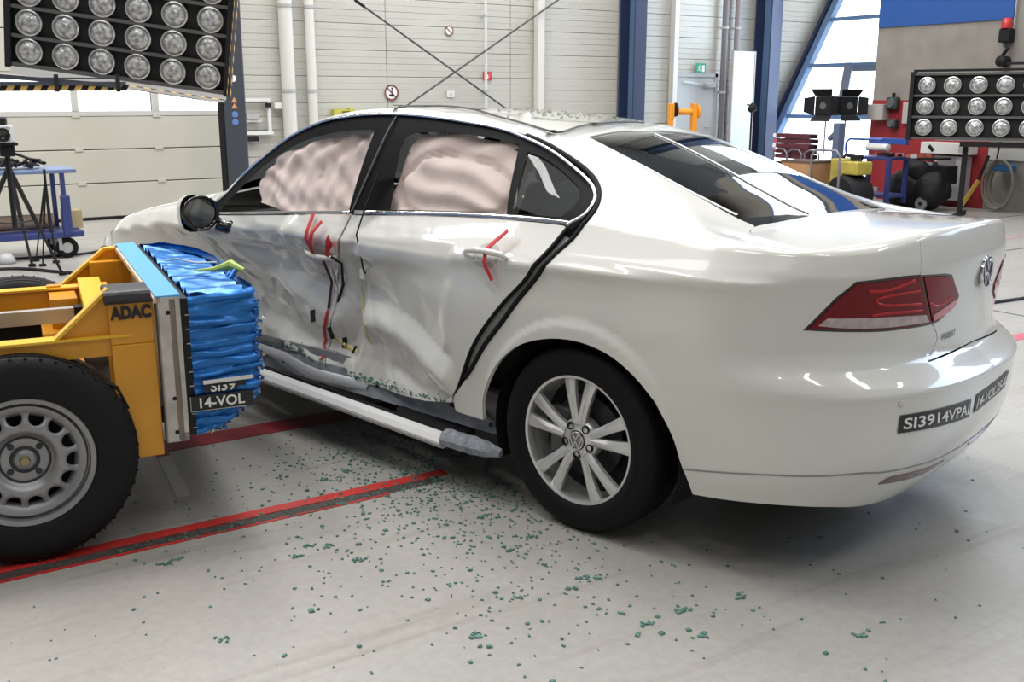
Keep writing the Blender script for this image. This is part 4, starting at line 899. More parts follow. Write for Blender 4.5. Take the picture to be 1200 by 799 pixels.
# --- wheels
def wheel(x, y, side, rot=0.):
    wl = empty('wheel', (x, y, .337)); wl.parent = car; wl.rotation_euler = (0, rot, pi if side > 0 else 0)
    return wl
tp = [(.226, -.092), (.236, -.102), (.258, -.110), (.285, -.1125), (.305, -.109), (.322, -.099), (.3305, -.086), (.335, -.070), (.337, -.052), (.329, -.050), (.329, -.042), (.338, -.040), (.338, -.006), (.330, -.004), (.330, .004), (.338, .006), (.338, .040), (.329, .042), (.329, .050), (.337, .052), (.335, .070), (.3305, .086), (.322, .099), (.285, .1125), (.236, .102), (.226, .092)]
def make_wheel():
    wl = wheel(0, -.786, -1, math.radians(0))
    mb = MB(); mb.lathe(tp, 96, 'y'); ty = mb.build('tyre', rubber, wl, auto=35)
    mb = MB(); mb.lathe([(.262, -.1115), (.264, -.1125), (.266, -.1115)], 72, 'y'); mb.build('sidewall_ridge', rubber, ty, smooth=True)
    mb = MB(); mb.lathe([(.222, -.060), (.2215, -.088), (.2235, -.096), (.2345, -.099), (.2365, -.094), (.228, -.088), (.222, -.05), (.214, -.02), (.205, .02), (.213, .085)], 72, 'y'); mb.build('rim', alloy, wl, auto=40)
    mb = MB(); mb.lathe([(.0, -.030), (.150, -.030), (.150, -.015), (0, -.015)], 48, 'y'); mb.build('brake_disc', dark_metal, wl, auto=40)
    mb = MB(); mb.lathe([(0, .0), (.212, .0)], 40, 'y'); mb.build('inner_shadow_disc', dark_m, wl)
    mb = MB(); mb.box(-.16, -.07, -.045, -.005, -.09, .09, bev=.01); mb.build('brake_caliper', mat('cast_grey', (.16, .16, .165), .5, .5), wl)
    mb = MB(); mb.lathe([(.036, -.093), (.040, -.091), (.056, -.088), (.072, -.083), (.078, -.072), (.078, -.04)], 40, 'y'); mb.build('hub_face', alloy, wl, smooth=True)
    sp = None
    # a tapering ridged spoke from hub to rim
    def spoke_mesh(sgn):
        mb = MB(); V = []; st = [(.060, .009, .017, -.088), (.090, .013, .0165, -.092), (.130, .0205, .0175, -.094), (.175, .029, .020, -.093), (.205, .0345, .023, -.090), (.226, .0385, .026, -.086)]
        for r, c, hw_, y in st:
            cx = c*1.28*sgn
            for dx, dy in ((-1, .018), (-1, .002), (-.35, -.006), (.0, -.0035), (.35, -.006), (1, .002), (1, .018)): V.append((cx+dx*hw_, y+dy, r))
        n = 7; mb.add(V, [(i*n+k, i*n+(k+1) % n, (i+1)*n+(k+1) % n, (i+1)*n+k) for i in range(len(st)-1) for k in range(n)]+[tuple(range(n)), tuple((len(st)-1)*n+k for k in range(n))])
        return mb
    for sgn in (-1, 1):
        base = spoke_mesh(sgn).build('spoke', alloy, wl, auto=50)
        for j in range(5):
            o = base if j == 0 else base.copy()
            if j: col.objects.link(o)
            o.rotation_euler = (0, math.radians(2+72*j), 0)
    for j in range(5):
        a = math.radians(90-2+36+72*j); mb = MB(); mb.lathe([(0, -.0845), (.010, -.0845), (.011, -.090), (.0145, -.0905), (.0145, -.080)], 16, 'y'); o = mb.build('lug_recess', dark_m, wl, auto=40); o.location = (.056*math.cos(a), -.002, .056*math.sin(a))
    cap = empty('hub_cap', (0, -.094, 0)); cap.parent = wl
    emblem(Matrix.Rotation(math.radians(90), 4, 'X'), .033, cap, mat('cap_grey', (.30, .30, .31), .3, .6), chrome)
    return wl
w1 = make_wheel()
# copy the whole wheel to the other three hubs
def tree_copy(o, parent):
    c = o.copy(); col.objects.link(c); c.parent = parent
    for ch in [x for x in col.objects if x.parent == o]: tree_copy(ch, c)
    return c
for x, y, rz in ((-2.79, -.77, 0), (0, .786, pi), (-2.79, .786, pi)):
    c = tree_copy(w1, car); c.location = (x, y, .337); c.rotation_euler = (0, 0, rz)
# ------------------------------------------------------------------ red floor lines
tape_f = mat('red_floor_tape', (.52, .025, .02), .5, noise_amt=.12, nscale=6)
def line(x0, x1, y0, y1, lab, m=tape_f, h=.0025, rz=0, grp=None):
    mb = MB(); L = x1-x0; n = max(2, int(L/.12)); r2 = random.Random(int(x0*100+y0*10)); V = []; Fc = []
    for i in range(n+1):
        x = x0+L*i/n; a = r2.uniform(-.003, .003); V += [(x, y0+a, h), (x, y1+r2.uniform(-.003, .003), h)]
    Fc = [(2*i, 2*i+2, 2*i+3, 2*i+1) for i in range(n)]
    mb.add(V, Fc); mb.add([(x0, y0, .0), (x1, y0, 0), (x1, y0, h), (x0, y0, h)], [(0, 1, 2, 3)])
    o = mb.build('floor_stripe', m); o.rotation_euler = (0, 0, rz); return tag(o, lab, 'floor marking', grp)
line(-6, -.95, .500, .560, 'red floor stripe nearest the camera, upper band of the pair')
line(-6, -1.25, .425, .440, 'thin red edge line just below the near floor stripe')
line(-6, -1.0, .442, .498, 'dark scuffed strip between the two near red stripes', mat('scuffed_dark_strip', (.055, .045, .04), .7, noise_amt=.5, nscale=40), h=.0015)
line(-4.5, 1.5, 1.40, 1.56, 'broad dull red floor stripe running under the blue crash block', mat('dull_red_tape', (.25, .02, .03), .5, noise_amt=.2, nscale=6))
mb = MB(); mb.box(-.026, .026, -.60, 0, 0, .002); o = mb.build('floor_stripe', mat('pale_floor_tape', (.50, .49, .46), .5)); a = on(2, 0, 188, 528); o.location = a; tag(o, 'pale grey tape strip crossing the floor below the steel plate', 'floor marking')
mb = MB(); mb.box(-.028, .028, -.085, 0, .002, .003); q = mb.build('red_tape_end', mat('dull_red_tape2', (.33, .02, .03), .5), o); b = on(2, 0, 222, 595); o.rotation_euler = (0, 0, math.atan2(b.y-a.y, b.x-a.x)+pi/2)
line(3.15, 7.5, .60, .70, 'pink red floor stripe right of the rear bumper', mat('pink_red_tape', (.50, .09, .14), .5))
line(4.8, 9, 3.45, 3.55, 'faded pink stripe on the far floor at the right', mat('faded_pink', (.42, .26, .27), .6))
mb = MB(); mb.tube([(2.6, 1.55, .012), (3.6, 1.45, .012), (5.2, 1.3, .012), (7, 1.4, .012)], .012, 6); tag(mb.build('floor_cable', black), 'black cable on the floor right of the boot lid', 'cable')
# ------------------------------------------------------------------ crash sled with the blue crushed block
sled = empty('crash_sled', (-1.985, .479, 0), math.radians(-7.3), 'orange yellow wheeled crash sled pushing a steel plate at the car', 'crash sled')
PL_W = 1.425
bp = MB(); bp.box(-.035, -.015, .0, PL_W, .35, .845); plate = bp.build('backing_plate', mat('tan_plate', (.42, .31, .20), .6, noise_amt=.15), sled)
mb = MB(); mb.box(-.075, .0, .0, .02, .345, .852); mb.box(-.075, -.07, .0, .06, .345, .852); mb.box(-.03, 0., 0, PL_W, .345, .375); es = mb.build('steel_edge', steel, plate)
for z in (.38, .50, .80):
    mb = MB(); mb.lathe([(0, 0), (.0075, 0), (.0075, .003)], 14, 'y'); o = mb.build('plate_hole', dark_m, plate); o.location = (-.040, -.001, z)
mb = MB(); mb.box(-.076, .004, .004, PL_W, .845, .858); mb.build('top_film', light_blue, plate)
mb = MB(); mb.box(-.085, -.062, .0, PL_W, .835, .852); mb.build('top_edge_rail', mat('pale_wood_edge', (.60, .48, .36), .6), plate)
mb = MB(); mb.box(.0, .026, .004, PL_W, .36, .843); mb.build('black_spacer', black, plate)
for k in range(9): mb = MB(); mb.box(.014, .027, .001, .004, .385+.05*k, .388+.05*k); mb.build('spacer_tab', alu, plate)
# gussets and uprights
def gus(y, t, poly, m, name): mb = MB(); mb.prism([(x, y, z) for x, z in poly], (0, t, 0)); return mb.build(name, m, sled)
gus(1.34, .02, [(-.02, .845), (-.13, .845), (-.36, .655), (-.38, .50), (-.02, .44)], yellow_rig, 'far_gusset')
mb = MB(); mb.box(-.20, -.02, 1.26, 1.34, .35, .80); mb.build('far_upright', yellow_rig, sled)
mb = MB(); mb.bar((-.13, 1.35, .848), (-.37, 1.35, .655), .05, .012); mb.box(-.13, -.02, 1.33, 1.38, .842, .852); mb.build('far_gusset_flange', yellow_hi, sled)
gus(.04, .018, [(-.22, .885), (-.385, .735), (-.22, .735)], yellow_rig, 'near_gusset')
mb = MB(); mb.box(-.225, -.085, .02, .20, .70, .86, bev=.004); mb.build('near_upright_head', yellow_rig, sled)
mb = MB(); mb.box(-.225, -.085, .015, .20, .30, .70, bev=.004); upr = mb.build('near_upright', yellow_rig, sled)
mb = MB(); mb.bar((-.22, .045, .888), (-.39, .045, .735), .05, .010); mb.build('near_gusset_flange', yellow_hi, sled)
mb = MB(); mb.tube([(-.235, .02, .862), (-.09, .02, .862)], .024, 14); mb.box(-.235, -.09, .02, .16, .86, .886, bev=.008); mb.build('foam_pad', mat('black_foam_pad', (.03, .03, .034), .45, bump=.3, bscale=50), sled)
put_text('ADAC', lambda a, b: (-.217+a*.80, .0135, .790+b), .056, mat('decal_black', (.01, .01, .01), .5), upr, bold=.0032)
# longitudinal rails
def rail_(y, x0, x1, z0, z1, w_, name, topm=yellow_hi):
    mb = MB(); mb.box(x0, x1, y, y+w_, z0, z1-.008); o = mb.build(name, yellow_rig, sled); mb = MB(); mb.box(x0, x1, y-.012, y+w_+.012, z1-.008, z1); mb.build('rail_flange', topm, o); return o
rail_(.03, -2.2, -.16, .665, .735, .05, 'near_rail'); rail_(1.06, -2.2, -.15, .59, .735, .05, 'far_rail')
mb = MB(); mb.box(-.385, -.33, 1.06, 1.10, .64, .745, bev=.004); mb.build('rail_clamp', yellow_rig, sled)
mb = MB(); mb.bar((-.22, 1.12, .735), (-.235, .26, .72), .085, .05); mb.build('slanted_brace', yellow_hi, sled)
mb = MB(); mb.bar((-.60, .30, .60), (-.36, .30, .60), .16, .05); mb.build('cross_block', yellow_hi, sled)
for x0, x1, z0, z1 in ((-.42, -.30, .40, .72), (-1.2, -1.05, .40, .72), (-2.1, -1.95, .40, .72)):
    mb = MB(); mb.box(x0, x1, .06, 1.12, z0, z1-.12); mb.build('cross_member', yellow_rig, sled)
mb = MB(); mb.box(-.38, -.28, .86, 1.12, .40, .72); mb.build('inner_post', yellow_rig, sled)
mb = MB(); mb.box(-2.0, -.30, .76, .80, .645, .700); al = mb.build('aluminium_bar', alu, sled); mb = MB(); mb.box(-.30, -.255, .75, .81, .635, .705, bev=.004); mb.build('bar_end', black, al)
mb = MB(); mb.box(-2.2, -.30, .10, 1.08, .30, .36); mb.box(-.30, -.04, .2, 1.4, .36, .42); mb.build('belly_plate', dark_m, sled)
mb = MB(); mb.box(-2.15, -1.2, .25, .95, .36, .60, bev=.02); mb.build('ballast_box', dark_m, sled)
mb = MB(); mb.box(-.20, -.10, .10, .13, .46, .60); mb.build('white_label_plate', white_m, sled)
mb = MB(); mb.tube([(-.30, .02, .60), (-.22, .02, .56), (-.19, .02, .48)], .008, 6); mb.build('brake_hose', black, sled)
# sled wheels
def sled_wheel(x, y, flip):
    t = empty('wheel', (x, y, .352)); t.parent = sled; t.rotation_euler = (0, .1, pi if flip else 0); return t
st = [(.212, -.085), (.222, -.098), (.245, -.104), (.285, -.106), (.318, -.100), (.340, -.088), (.349, -.074), (.343, -.072), (.343, -.066), (.351, -.064), (.352, -.030), (.344, -.028), (.344, -.020), (.353, -.018), (.353, .018), (.344, .020), (.344, .028), (.352, .030), (.351, .064), (.343, .066), (.343, .072), (.349, .074), (.340, .088), (.318, .100), (.245, .104), (.212, .085)]
def make_sled_wheel():
    t = sled_wheel(-.520, .062, False)
    mb = MB(); mb.lathe(st, 96, 'y'); ty = mb.build('tyre', mat('sled_tyre_rubber', (.012, .012, .013), .62, bump=.2, bscale=90, spec=.2), t, auto=30)
    mb = MB()
    for k in range(48):
        a = 2*pi*k/48; M = Matrix.Rotation(a, 4, 'Y')@Matrix.Translation((.3435, -.0815, 0))@Matrix.Rotation(.7, 4, 'Z'); mb.box(-.003, .0035, -.008, .006, -.004, .004, M=M)
    o = mb.build('tread_sipe', MC['near_black_paint'], ty); o['kind'] = 'stuff'
    mb = MB(); mb.lathe([(.150, -.050), (.165, -.070), (.186, -.076), (.192, -.060), (.196, -.060), (.199, -.090), (.214, -.096), (.218, -.090), (.205, -.080), (.200, -.02), (.205, .08)], 72, 'y'); mb.build('rim', mat('steel_wheel_silver', (.33, .33, .34), .38, .6), t, auto=40)
    # pressed disc with round holes: ring sectors around each hole
    R0, R1 = .075, .186; nh = 14; hr = .0215; rc = .148; yf = lambda r: -.062-.020*math.exp(-((r-.120)/.03)**2)+(.012 if r < .085 else 0)
    mb = MB()
    for k in range(nh):
        a0 = 2*pi*k/nh; V = []; m_ = 24
        for i in range(m_):
            th = 2*pi*i/m_; x = rc+hr*1.15*math.cos(th); z = hr*math.sin(th)*1.05; V.append((x, z))
        O = []
        for i in range(m_):
            th = 2*pi*i/m_; dx, dz = math.cos(th), math.sin(th); half = pi/nh
            # march outward to the sector border
            t_ = .0
            while True:
                x = rc+dx*t_; z = dz*t_; r = math.hypot(x, z); an = math.atan2(z, x)
                if r > R1 or r < .108 or abs(an) > half: break
                t_ += .001
            O.append((rc+dx*t_, dz*t_))
        P = []
        for x, z in V: P.append((x, z, yf(math.hypot(x, z))+.008))
        for x, z in V: P.append((rc+(x-rc)*1.12, z*1.12, yf(math.hypot(x, z))))
        for x, z in O: P.append((x, z, yf(math.hypot(x, z))))
        P3 = [(x*math.cos(a0)-z*math.sin(a0), y, x*math.sin(a0)+z*math.cos(a0)) for x, z, y in P]
        mb.add(P3, [(i, (i+1) % m_, m_+(i+1) % m_, m_+i) for i in range(m_)]+[(m_+i, m_+(i+1) % m_, 2*m_+(i+1) % m_, 2*m_+i) for i in range(m_)])
    mb.build('pressed_disc', MC['steel_wheel_silver'], t, smooth=True)
    mb = MB(); mb.lathe([(.112, yf(.11)), (.100, -.078), (.090, -.062), (.080, -.052), (.060, -.050), (.040, -.050), (.032, -.058), (.030, -.062), (0, -.062)], 56, 'y'); mb.build('hub_plate', MC['steel_wheel_silver'], t, smooth=True)
    mb = MB(); mb.lathe([(.080, -.0535), (.076, -.056), (.072, -.0535)], 48, 'y'); mb.lathe([(.046, -.052), (.043, -.056), (.036, -.056)], 40, 'y'); mb.build('hub_ring', dark_metal, t, smooth=True)
    mb = MB(); mb.lathe([(0, -.080), (.014, -.078), (.018, -.070), (.018, -.055)], 6, 'y'); mb.build('axle_nut', mat('brass_nut', (.36, .30, .16), .4, .7), t, auto=30)
    for j in range(4):
        a = math.radians(45+90*j); mb = MB(); mb.lathe([(0, -.056), (.009, -.056), (.011, -.050)], 10, 'y'); o = mb.build('wheel_bolt', dark_metal, t, auto=30); o.location = (.060*math.cos(a), 0, .060*math.sin(a))
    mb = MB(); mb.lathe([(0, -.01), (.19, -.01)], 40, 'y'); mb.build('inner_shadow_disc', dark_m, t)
    return t
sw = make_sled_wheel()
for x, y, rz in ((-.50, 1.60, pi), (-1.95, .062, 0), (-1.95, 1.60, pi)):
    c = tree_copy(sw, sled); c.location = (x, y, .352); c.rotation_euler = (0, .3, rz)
mb = MB(); mb.tube([(-.52, .15, .352), (-.50, 1.52, .352)], .03, 10); mb.tube([(-1.95, .15, .352), (-1.95, 1.52, .352)], .03, 10); mb.build('axle', dark_metal, sled)
# --- crushed aluminium honeycomb, folded in horizontal layers
blk = empty('crash_block', (-1.985, .479, 0), math.radians(-7.3), 'bright blue foil-wrapped honeycomb block with crumpled layers on the sled plate', 'crash block')
fold_z = [.352]; rr_ = random.Random(3)
while fold_z[-1] < .84: fold_z.append(fold_z[-1]+rr_.uniform(.026, .046))
fold_z[-1] = .848; nz_ = len(fold_z)-1
def depth(y, z):  # how far the block reaches forward
    d = np.interp(y, [0, .15, .6, 1.0, 1.25, 1.42], [.255, .270, .275, .28, .26, .20])
    d *= np.interp(z, [.35, .38, .42, .47, .55, .80, .85], [.35, .50, .70, .92, 1.0, 1.0, .97]); return d
def blk_pt(p, k, z, j):
    """p: path parameter 0 near side rear -> 1 near front corner -> 2 far front corner -> 3 far side rear"""
    nn = noise.noise(Vector((p*2.3, z*7, 1.7)))*.008+noise.noise(Vector((p*9, z*31, 4.7)))*.003
    if p <= 1:
        D = depth(0, z); e = .83; 
        if p < e: x = .026+(D-.035-.026)*p/e; y = .012
        else: a = (p-e)/(1-e)*pi/2; x = D-.035+.035*math.sin(a); y = .012+.035*(1-math.cos(a))
        n = Vector((0, -1, 0)) if p < e else Vector((math.sin((p-e)/(1-e)*pi/2), -math.cos((p-e)/(1-e)*pi/2), 0))
    elif p <= 2: y = .047+(1.36-.047)*(p-1); x = depth(y, z); n = Vector((1, 0, 0))
    else: x = .026+(depth(1.5, z)-.026)*(3-p); y = 1.40; n = Vector((0, 1, 0))
    fo = j  # outward amplitude of the fold
    return Vector((x, y, z))+n*(fo+nn)
ps = list(np.linspace(0, .83, 26))+list(np.linspace(.86, 1.0, 6))+list(np.linspace(1.03, 2, 34))+list(np.linspace(2.1, 3, 8))
prof_f = []
for k in range(nz_):
    z0, z1 = fold_z[k], fold_z[k+1]; a = rr_.uniform(.008, .017); skew = rr_.uniform(.45, .7)
    for t, f in ((0, 0), (.12, .35), (skew*.6, .85), (skew, 1.), (skew+.18, .78), (.95, .2)): prof_f.append((z0+(z1-z0)*t, a*f, k))
V = []; Fc = []; n = len(ps)
for z, f, k in prof_f:
    for p in ps:
        w = .007*math.sin(p*3.1+k*1.9)+.003*math.sin(p*9+k*3.3)+.010*p*(p <= 1); V.append(blk_pt(p, k, z+w*min(1, p*3)*(.4+.6*min(1, p)), f*(1+.5*math.sin(p*7+k*2.2))))
m_ = len(prof_f)
for i in range(m_-1):
    for j in range(n-1): Fc.append((i*n+j, i*n+j+1, (i+1)*n+j+1, (i+1)*n+j))
mb = MB(); mb.add(V, Fc); mb.build('folded_skin', blue_foil, blk, smooth=True)
# top skin with wrinkles running forward
V = []; Fc = []; nx, ny = 24, 70
for j in range(ny+1):
    y = .012+1.385*j/ny
    for i in range(nx+1):
        t = i/nx; x = .04+(depth(y, .84)-.025-.04)*t
        z = .842+.010*math.sin(y*46+2*math.sin(y*9+t*2.2)+t*1.2)+.006*math.sin(y*97+t*5)+.010*noise.noise(Vector((x*9, y*7, 3)))-.05*t*np.interp(y, [0, .5, 1.5], [.1, .2, 1.0]); V.append((x, y, z))
for j in range(ny):
    for i in range(nx): Fc.append((j*(nx+1)+i, j*(nx+1)+i+1, (j+1)*(nx+1)+i+1, (j+1)*(nx+1)+i))
mb = MB(); mb.add(V, Fc); mb.build('wrinkled_top', blue_foil, blk, smooth=True)
mb = MB(); mb.box(.03, .18, .05, 1.35, .39, .80); mb.build('block_core', mat('core_blue', (.01, .06, .2), .5), blk)
# torn crumbs of foil along the crushed edge
mb = MB(); r3 = random.Random(5)
for k in range(520):
    z = r3.uniform(.36, .83); side = r3.random(); y = .02+abs(r3.gauss(0, .02)) if side < .7 else r3.uniform(.02, 1.4); x = float(depth(y, z))+r3.gauss(-.006 if side < .7 else .008, .010); s = r3.uniform(.003, .008)
    M = Matrix.Translation((x, y-(.006 if side < .7 else 0), z))@Euler((r3.uniform(0, 6), r3.uniform(0, 6), 0)).to_matrix().to_4x4(); mb.add([M@Vector(q) for q in ((-s, -s, 0), (s, -s*.6, 0), (s*.6, s, .003), (-s*.7, s*.8, -.002))], [(0, 1, 2, 3)], r3.choice((0, 0, 1, 2)))
o = mb.build('torn_foil', [blue_foil, mat('raw_aluminium', (.6, .62, .63), .3, .8), mat('deep_blue_foil', (.01, .06, .25), .4, .5)], blk); o['kind'] = 'stuff'
for k, (y0, z0) in enumerate(((.36, .85), (.42, .845))):
    mb = MB(); mb.tube([(float(depth(y0, .84))-.03, y0, z0-.01), (float(depth(y0, .84))+.005, y0+.02, z0+.03), (float(depth(y0, .84))+.02, y0, z0+.012)], [.010, .012, .003], 7); mb.build('foil_tuft', blue_foil, blk)
mb = MB(); mb.tube([(.12, .46, .862), (.19, .42, .868), (.25, .40, .885), (.285, .34, .870)], [.003, .010, .020, .008], 8); mb.build('green_foam_scrap', mat('yellow_green_foam', (.42, .55, .14), .7), blk)
mb = MB(); mb.tube([(.06, .80, .858), (.10, .74, .87), (.16, .66, .862), (.22, .55, .875)], .0035, 6); mb.build('white_thread', white_m, blk)
# stickers on the near side
def stick(x0, x1, z0, z1, slope, name, lab):
    mb = MB(); n = 10; V = []
    for i in range(n+1):
        x = x0+(x1-x0)*i/n
        for z in (z0, z1): V.append((x, -.012-.003*math.sin(i*1.3), z+slope*(x-x0)))
    mb.add(V, [(2*i, 2*i+2, 2*i+3, 2*i+1) for i in range(n)]); o = mb.build(name, MC['sticker_black'], blk); o['label'] = lab; return o
s1 = stick(.008, .222, .448, .502, .0, 'paper_sticker', 'lower black sticker with white characters')
put_text('14-VOL', lambda a, b: (.030+a, -.0165, .460+b), .050, MC['sticker_white'], s1, bold=.0010)
mb = MB(); mb.box(.008, .2, -.0165, -.0155, .448, .4505); mb.box(.008, .0105, -.0165, -.0155, .448, .502); mb.build('sticker_border', grey_m, s1)
s2 = stick(.058, .20, .512, .548, .0, 'paper_sticker', 'folded upper black sticker half hidden by a crease')
V_, F_c = text_mesh('SI39', .050, .001)
mb = MB(); mb.add([(.078+x, -.0165, .514+min(y, .020)) for x, y, z in V_], F_c); mb.build('lettering', MC['sticker_white'], s2)
mb = MB(); mb.bar((.055, -.018, .549), (.225, -.020, .553), .008, .012); mb.build('folded_paper_edge', white_m, s2)
# ------------------------------------------------------------------ lamp banks
def lamp_bank(name, origin, e1, e2, nx, ny, c1, c2, r, label, rods=False, mx=.5, my=.5, skip=()):
    e1 = Vector(e1).normalized(); e2 = Vector(e2).normalized(); n = e1.cross(e2)  # faces the hall
    M = Matrix((e1, e2, n)).transposed().to_4x4(); M.translation = origin
    root = bpy.data.objects.new(name, None); col.objects.link(root); root.matrix_world = M; tag(root, label, 'lamp bank')
    x0, x1, y0, y1 = -c1*mx, c1*(nx-1+mx), -c2*my, c2*(ny-1+my)
    mb = MB(); mb.box(x0, x1, y0, y1, -.12, -.02); mb.build('back_box', dark_m, root)
    for k in range(ny+1):
        y = y0+(y1-y0)*k/ny; mb = MB(); mb.box(x0-.03, x1+.03, y-.014, y+.014, -.02, .03); mb.build('cross_rail', mat('rail_grey', (.12, .12, .12), .4, .6), root)
    for x in (x0-.02, x1+.02): mb = MB(); mb.box(x-.025, x+.025, y0-.03, y1+.03, -.12, .05); mb.build('side_rail', dark_m, root)
    pr_ = None
    for j in range(ny):
        for i in range(nx):
            if (i, j) in skip: continue
            if pr_ is None:
                mb = MB(); mb.lathe([(r, -.02), (r*1.04, .03), (r*.93, .035), (r*.86, .012), (r*.55, -.01)], 28, 'z'); a = mb.build('lamp', mat('lamp_reflector', (.55, .55, .55), .28, .9), root, auto=50)
                mb = MB(); mb.lathe([(r*.90, .014), (r*.6, .032), (0, .045)], 20, 'z'); b = mb.build('lens', mat('lamp_lens', (.40, .40, .40), .16, .35, noise_amt=.6, nscale=28, bump=.8, bscale=34), a, smooth=True); pr_ = (a, b)
            else: a = pr_[0].copy(); b = pr_[1].copy(); col.objects.link(a); col.objects.link(b); b.parent = a
            a.location = (i*c1, j*c2, 0); a.rotation_euler = (0, 0, (i*7+j*3) % 6)
    return root, (x0, x1, y0, y1)
al_, rho, c1, c2, ti = .098, .138, .305, .246, .15
Fh = Vector((math.cos(AZ), math.sin(AZ), 0)); Rt = Vector((math.sin(AZ), -math.cos(AZ), 0))
h = Rt*math.cos(al_)+Fh*math.sin(al_); nn_ = h.cross(Vector((0, 0, 1))); up = Vector((0, 0, 1))*math.cos(ti)+nn_*math.sin(ti)
e1 = h*math.cos(rho)-up*math.sin(rho); e2 = h*math.sin(rho)+up*math.cos(rho)
P0 = CAMPOS+ray(35.19, 60.05)*9.0
rig, ext = lamp_bank('lamp_bank', P0, e1, e2, 6, 4, c1, c2, .108, 'large tilted black bank of round lamps hanging at the upper left')
mb = MB(); mb.box(ext[0], ext[1], ext[2]-.085, ext[2]-.02, -.10, .05); mb.build('bottom_beam', mat('bright_aluminium', (.66, .66, .66), .35, .3), rig)
def hazard(a, b, w_, parent, n, name='hazard_strip'):
    a = Vector(a); b = Vector(b); d = (b-a)/n; mb = MB(); t = d.normalized(); s = t.cross(Vector((0, 0, 1))) if abs(t.z) < .9 else Vector((1, 0, 0)); s = s.normalized()
    for k in range(n):
        q = a+d*k; upv = s.cross(t).normalized()*w_/2; sk = d*.5
        mb.add([q-upv, q+d-upv, q+d+upv+sk, q+upv+sk], [(0, 1, 2, 3)], k % 2)
        mb.add([x+s*.03 for x in (q-upv, q+d-upv, q+d+upv+sk, q+upv+sk)], [(3, 2, 1, 0)], k % 2)
    o = mb.build(name, [haz_y, dark_m], parent); return o
iv = rig.matrix_world.inverted()
hazard(iv@(CAMPOS+ray(266, 113)*8.9), iv@(CAMPOS+ray(277, -30)*8.9), .045, rig, 22)
hazard(iv@(CAMPOS+ray(150, 100)*8.95), iv@(CAMPOS+ray(262, 117)*9.1), .04, rig, 14)
# lift post that carries it
lp_ = on(2, 0, 296, 262); LP = Vector((1.05, 9.0, 0))
post_ = empty('lift_post', LP, math.radians(-20), 'tall dark grey lift post with warning stickers behind the mirror', 'post')
mb = MB(); mb.box(-.12, .12, -.12, .12, 0, 8.5, bev=.01); mb.build('mast', mat('slate_grey_paint', (.045, .05, .065), .45), post_)
mb = MB(); mb.box(-.19, -.125, -.10, .10, 0, 8.5); mb.build('guide_channel', dark_m, post_)
mb = MB(); mb.box(-.35, .35, -.35, .35, 0, .03); mb.build('foot_plate', dark_m, post_)
def disc(z, r, m, n=24, name='round_sticker'): mb = MB(); mb.lathe([(0, -.003), (r, -.003), (r, 0)], n, 'y'); o = mb.build(name, m, post_); o.location = (.0, -.12, z); return o
def zpost(v): 
    p = LP+Vector((0, -.12, 0)); d = ray(284, v); t = ((p-CAMPOS).xy.length)/d.xy.length; return CAMPOS.z+d.z*t
disc(zpost(92), .038, sign_white); disc(zpost(134), .036, mat('sign_blue', (.10, .20, .45), .5)); disc(zpost(143), .036, MC['sign_blue'])
for v in (118, 125): o = disc(zpost(v), .040, mat('warning_orange', (.60, .30, .12), .5), 3, 'warning_triangle'); o.rotation_euler = (0, math.radians(-90), 0)
# support arms with hazard tape
arm = empty('support_arm', CAMPOS+ray(60, 103)*8.2, 0, 'horizontal hazard-striped arm under the hanging lamp bank', 'arm')
A_ = CAMPOS+ray(-60, 104)*8.2-arm.location; B_ = CAMPOS+ray(148, 103)*8.6-arm.location
mb = MB(); mb.bar(A_+Vector((0, 0, .04)), B_+Vector((0, 0, .035)), .10, .03); mb.build('arm_beam', MC['slate_grey_paint'], arm); hazard(A_, B_, .045, arm, 26)
mb = MB(); mb.bar(CAMPOS+ray(-40, 86)*8.3-arm.location, CAMPOS+ray(142, 101)*8.55-arm.location, .05, .035); mb.bar(CAMPOS+ray(-40, 91)*8.4-arm.location, CAMPOS+ray(130, 92)*8.6-arm.location, .02, .012); mb.build('tie_bar', MC['slate_grey_paint'], arm)
for u in (66, 138): mb = MB(); p = CAMPOS+ray(u, 96)*8.35-arm.location; mb.bar(p+Vector((0, 0, .06)), p-Vector((0, 0, .08)), .03, .03); mb.build('bracket', dark_m, arm)
# right hand bank on its wall stand
RB = CAMPOS+ray(1082.5, 149)*13.2
e1r = (CAMPOS+ray(1168, 150)*12.75-RB).normalized(); e2r = Vector((0, 0, 1))
nr = e1r.cross(e2r); e2r = nr.cross(e1r)
rig2, ext2 = lamp_bank('lamp_bank', RB, e1r, e2r, 7, 3, .305, .262, .10, 'black bank of three rows of round lamps in front of the concrete wall', mx=.52, my=.52)
mb = MB(); mb.box(ext2[0]-.02, ext2[1], ext2[3]+.03, ext2[3]+.06, -.05, .0); mb.box(1.0*.9, ext2[1], ext2[3]+.10, ext2[3]+.13, -.05, 0); mb.box(.45, ext2[1], ext2[2]-.10, ext2[2]-.04, -.10, .0); mb.build('outer_frame', dark_m, rig2)
iv2 = rig2.matrix_world.inverted(); zf = -(RB.z)
mb = MB()
for x in (.5, 1.7): mb.bar((x, ext2[2]-.1, -.16), (x, zf+.03, -.16), .06, .06); mb.bar((x, zf+.03, -.5), (x, zf+.03, .3), .06, .05)
mb.build('stand', dark_m, rig2)['kind'] = 'stuff'
mb = MB(); mb.bar((.15, ext2[2]-.02, -.02), (1.05, ext2[2]-.02, -.02), .02, .02); mb.build('light_edge', alu, rig2)
# ------------------------------------------------------------------ things standing at the end wall (local x runs right along the wall, y away, z up)
def at_wall(name, u, x, lab, cat, v=150, rz=-pi/2, group=None):
    p = on(0, x, u, v); return empty(name, (x, p.y, 0), rz, lab, cat, group)
def zof(u, v, x): return on(0, x, u, v).z
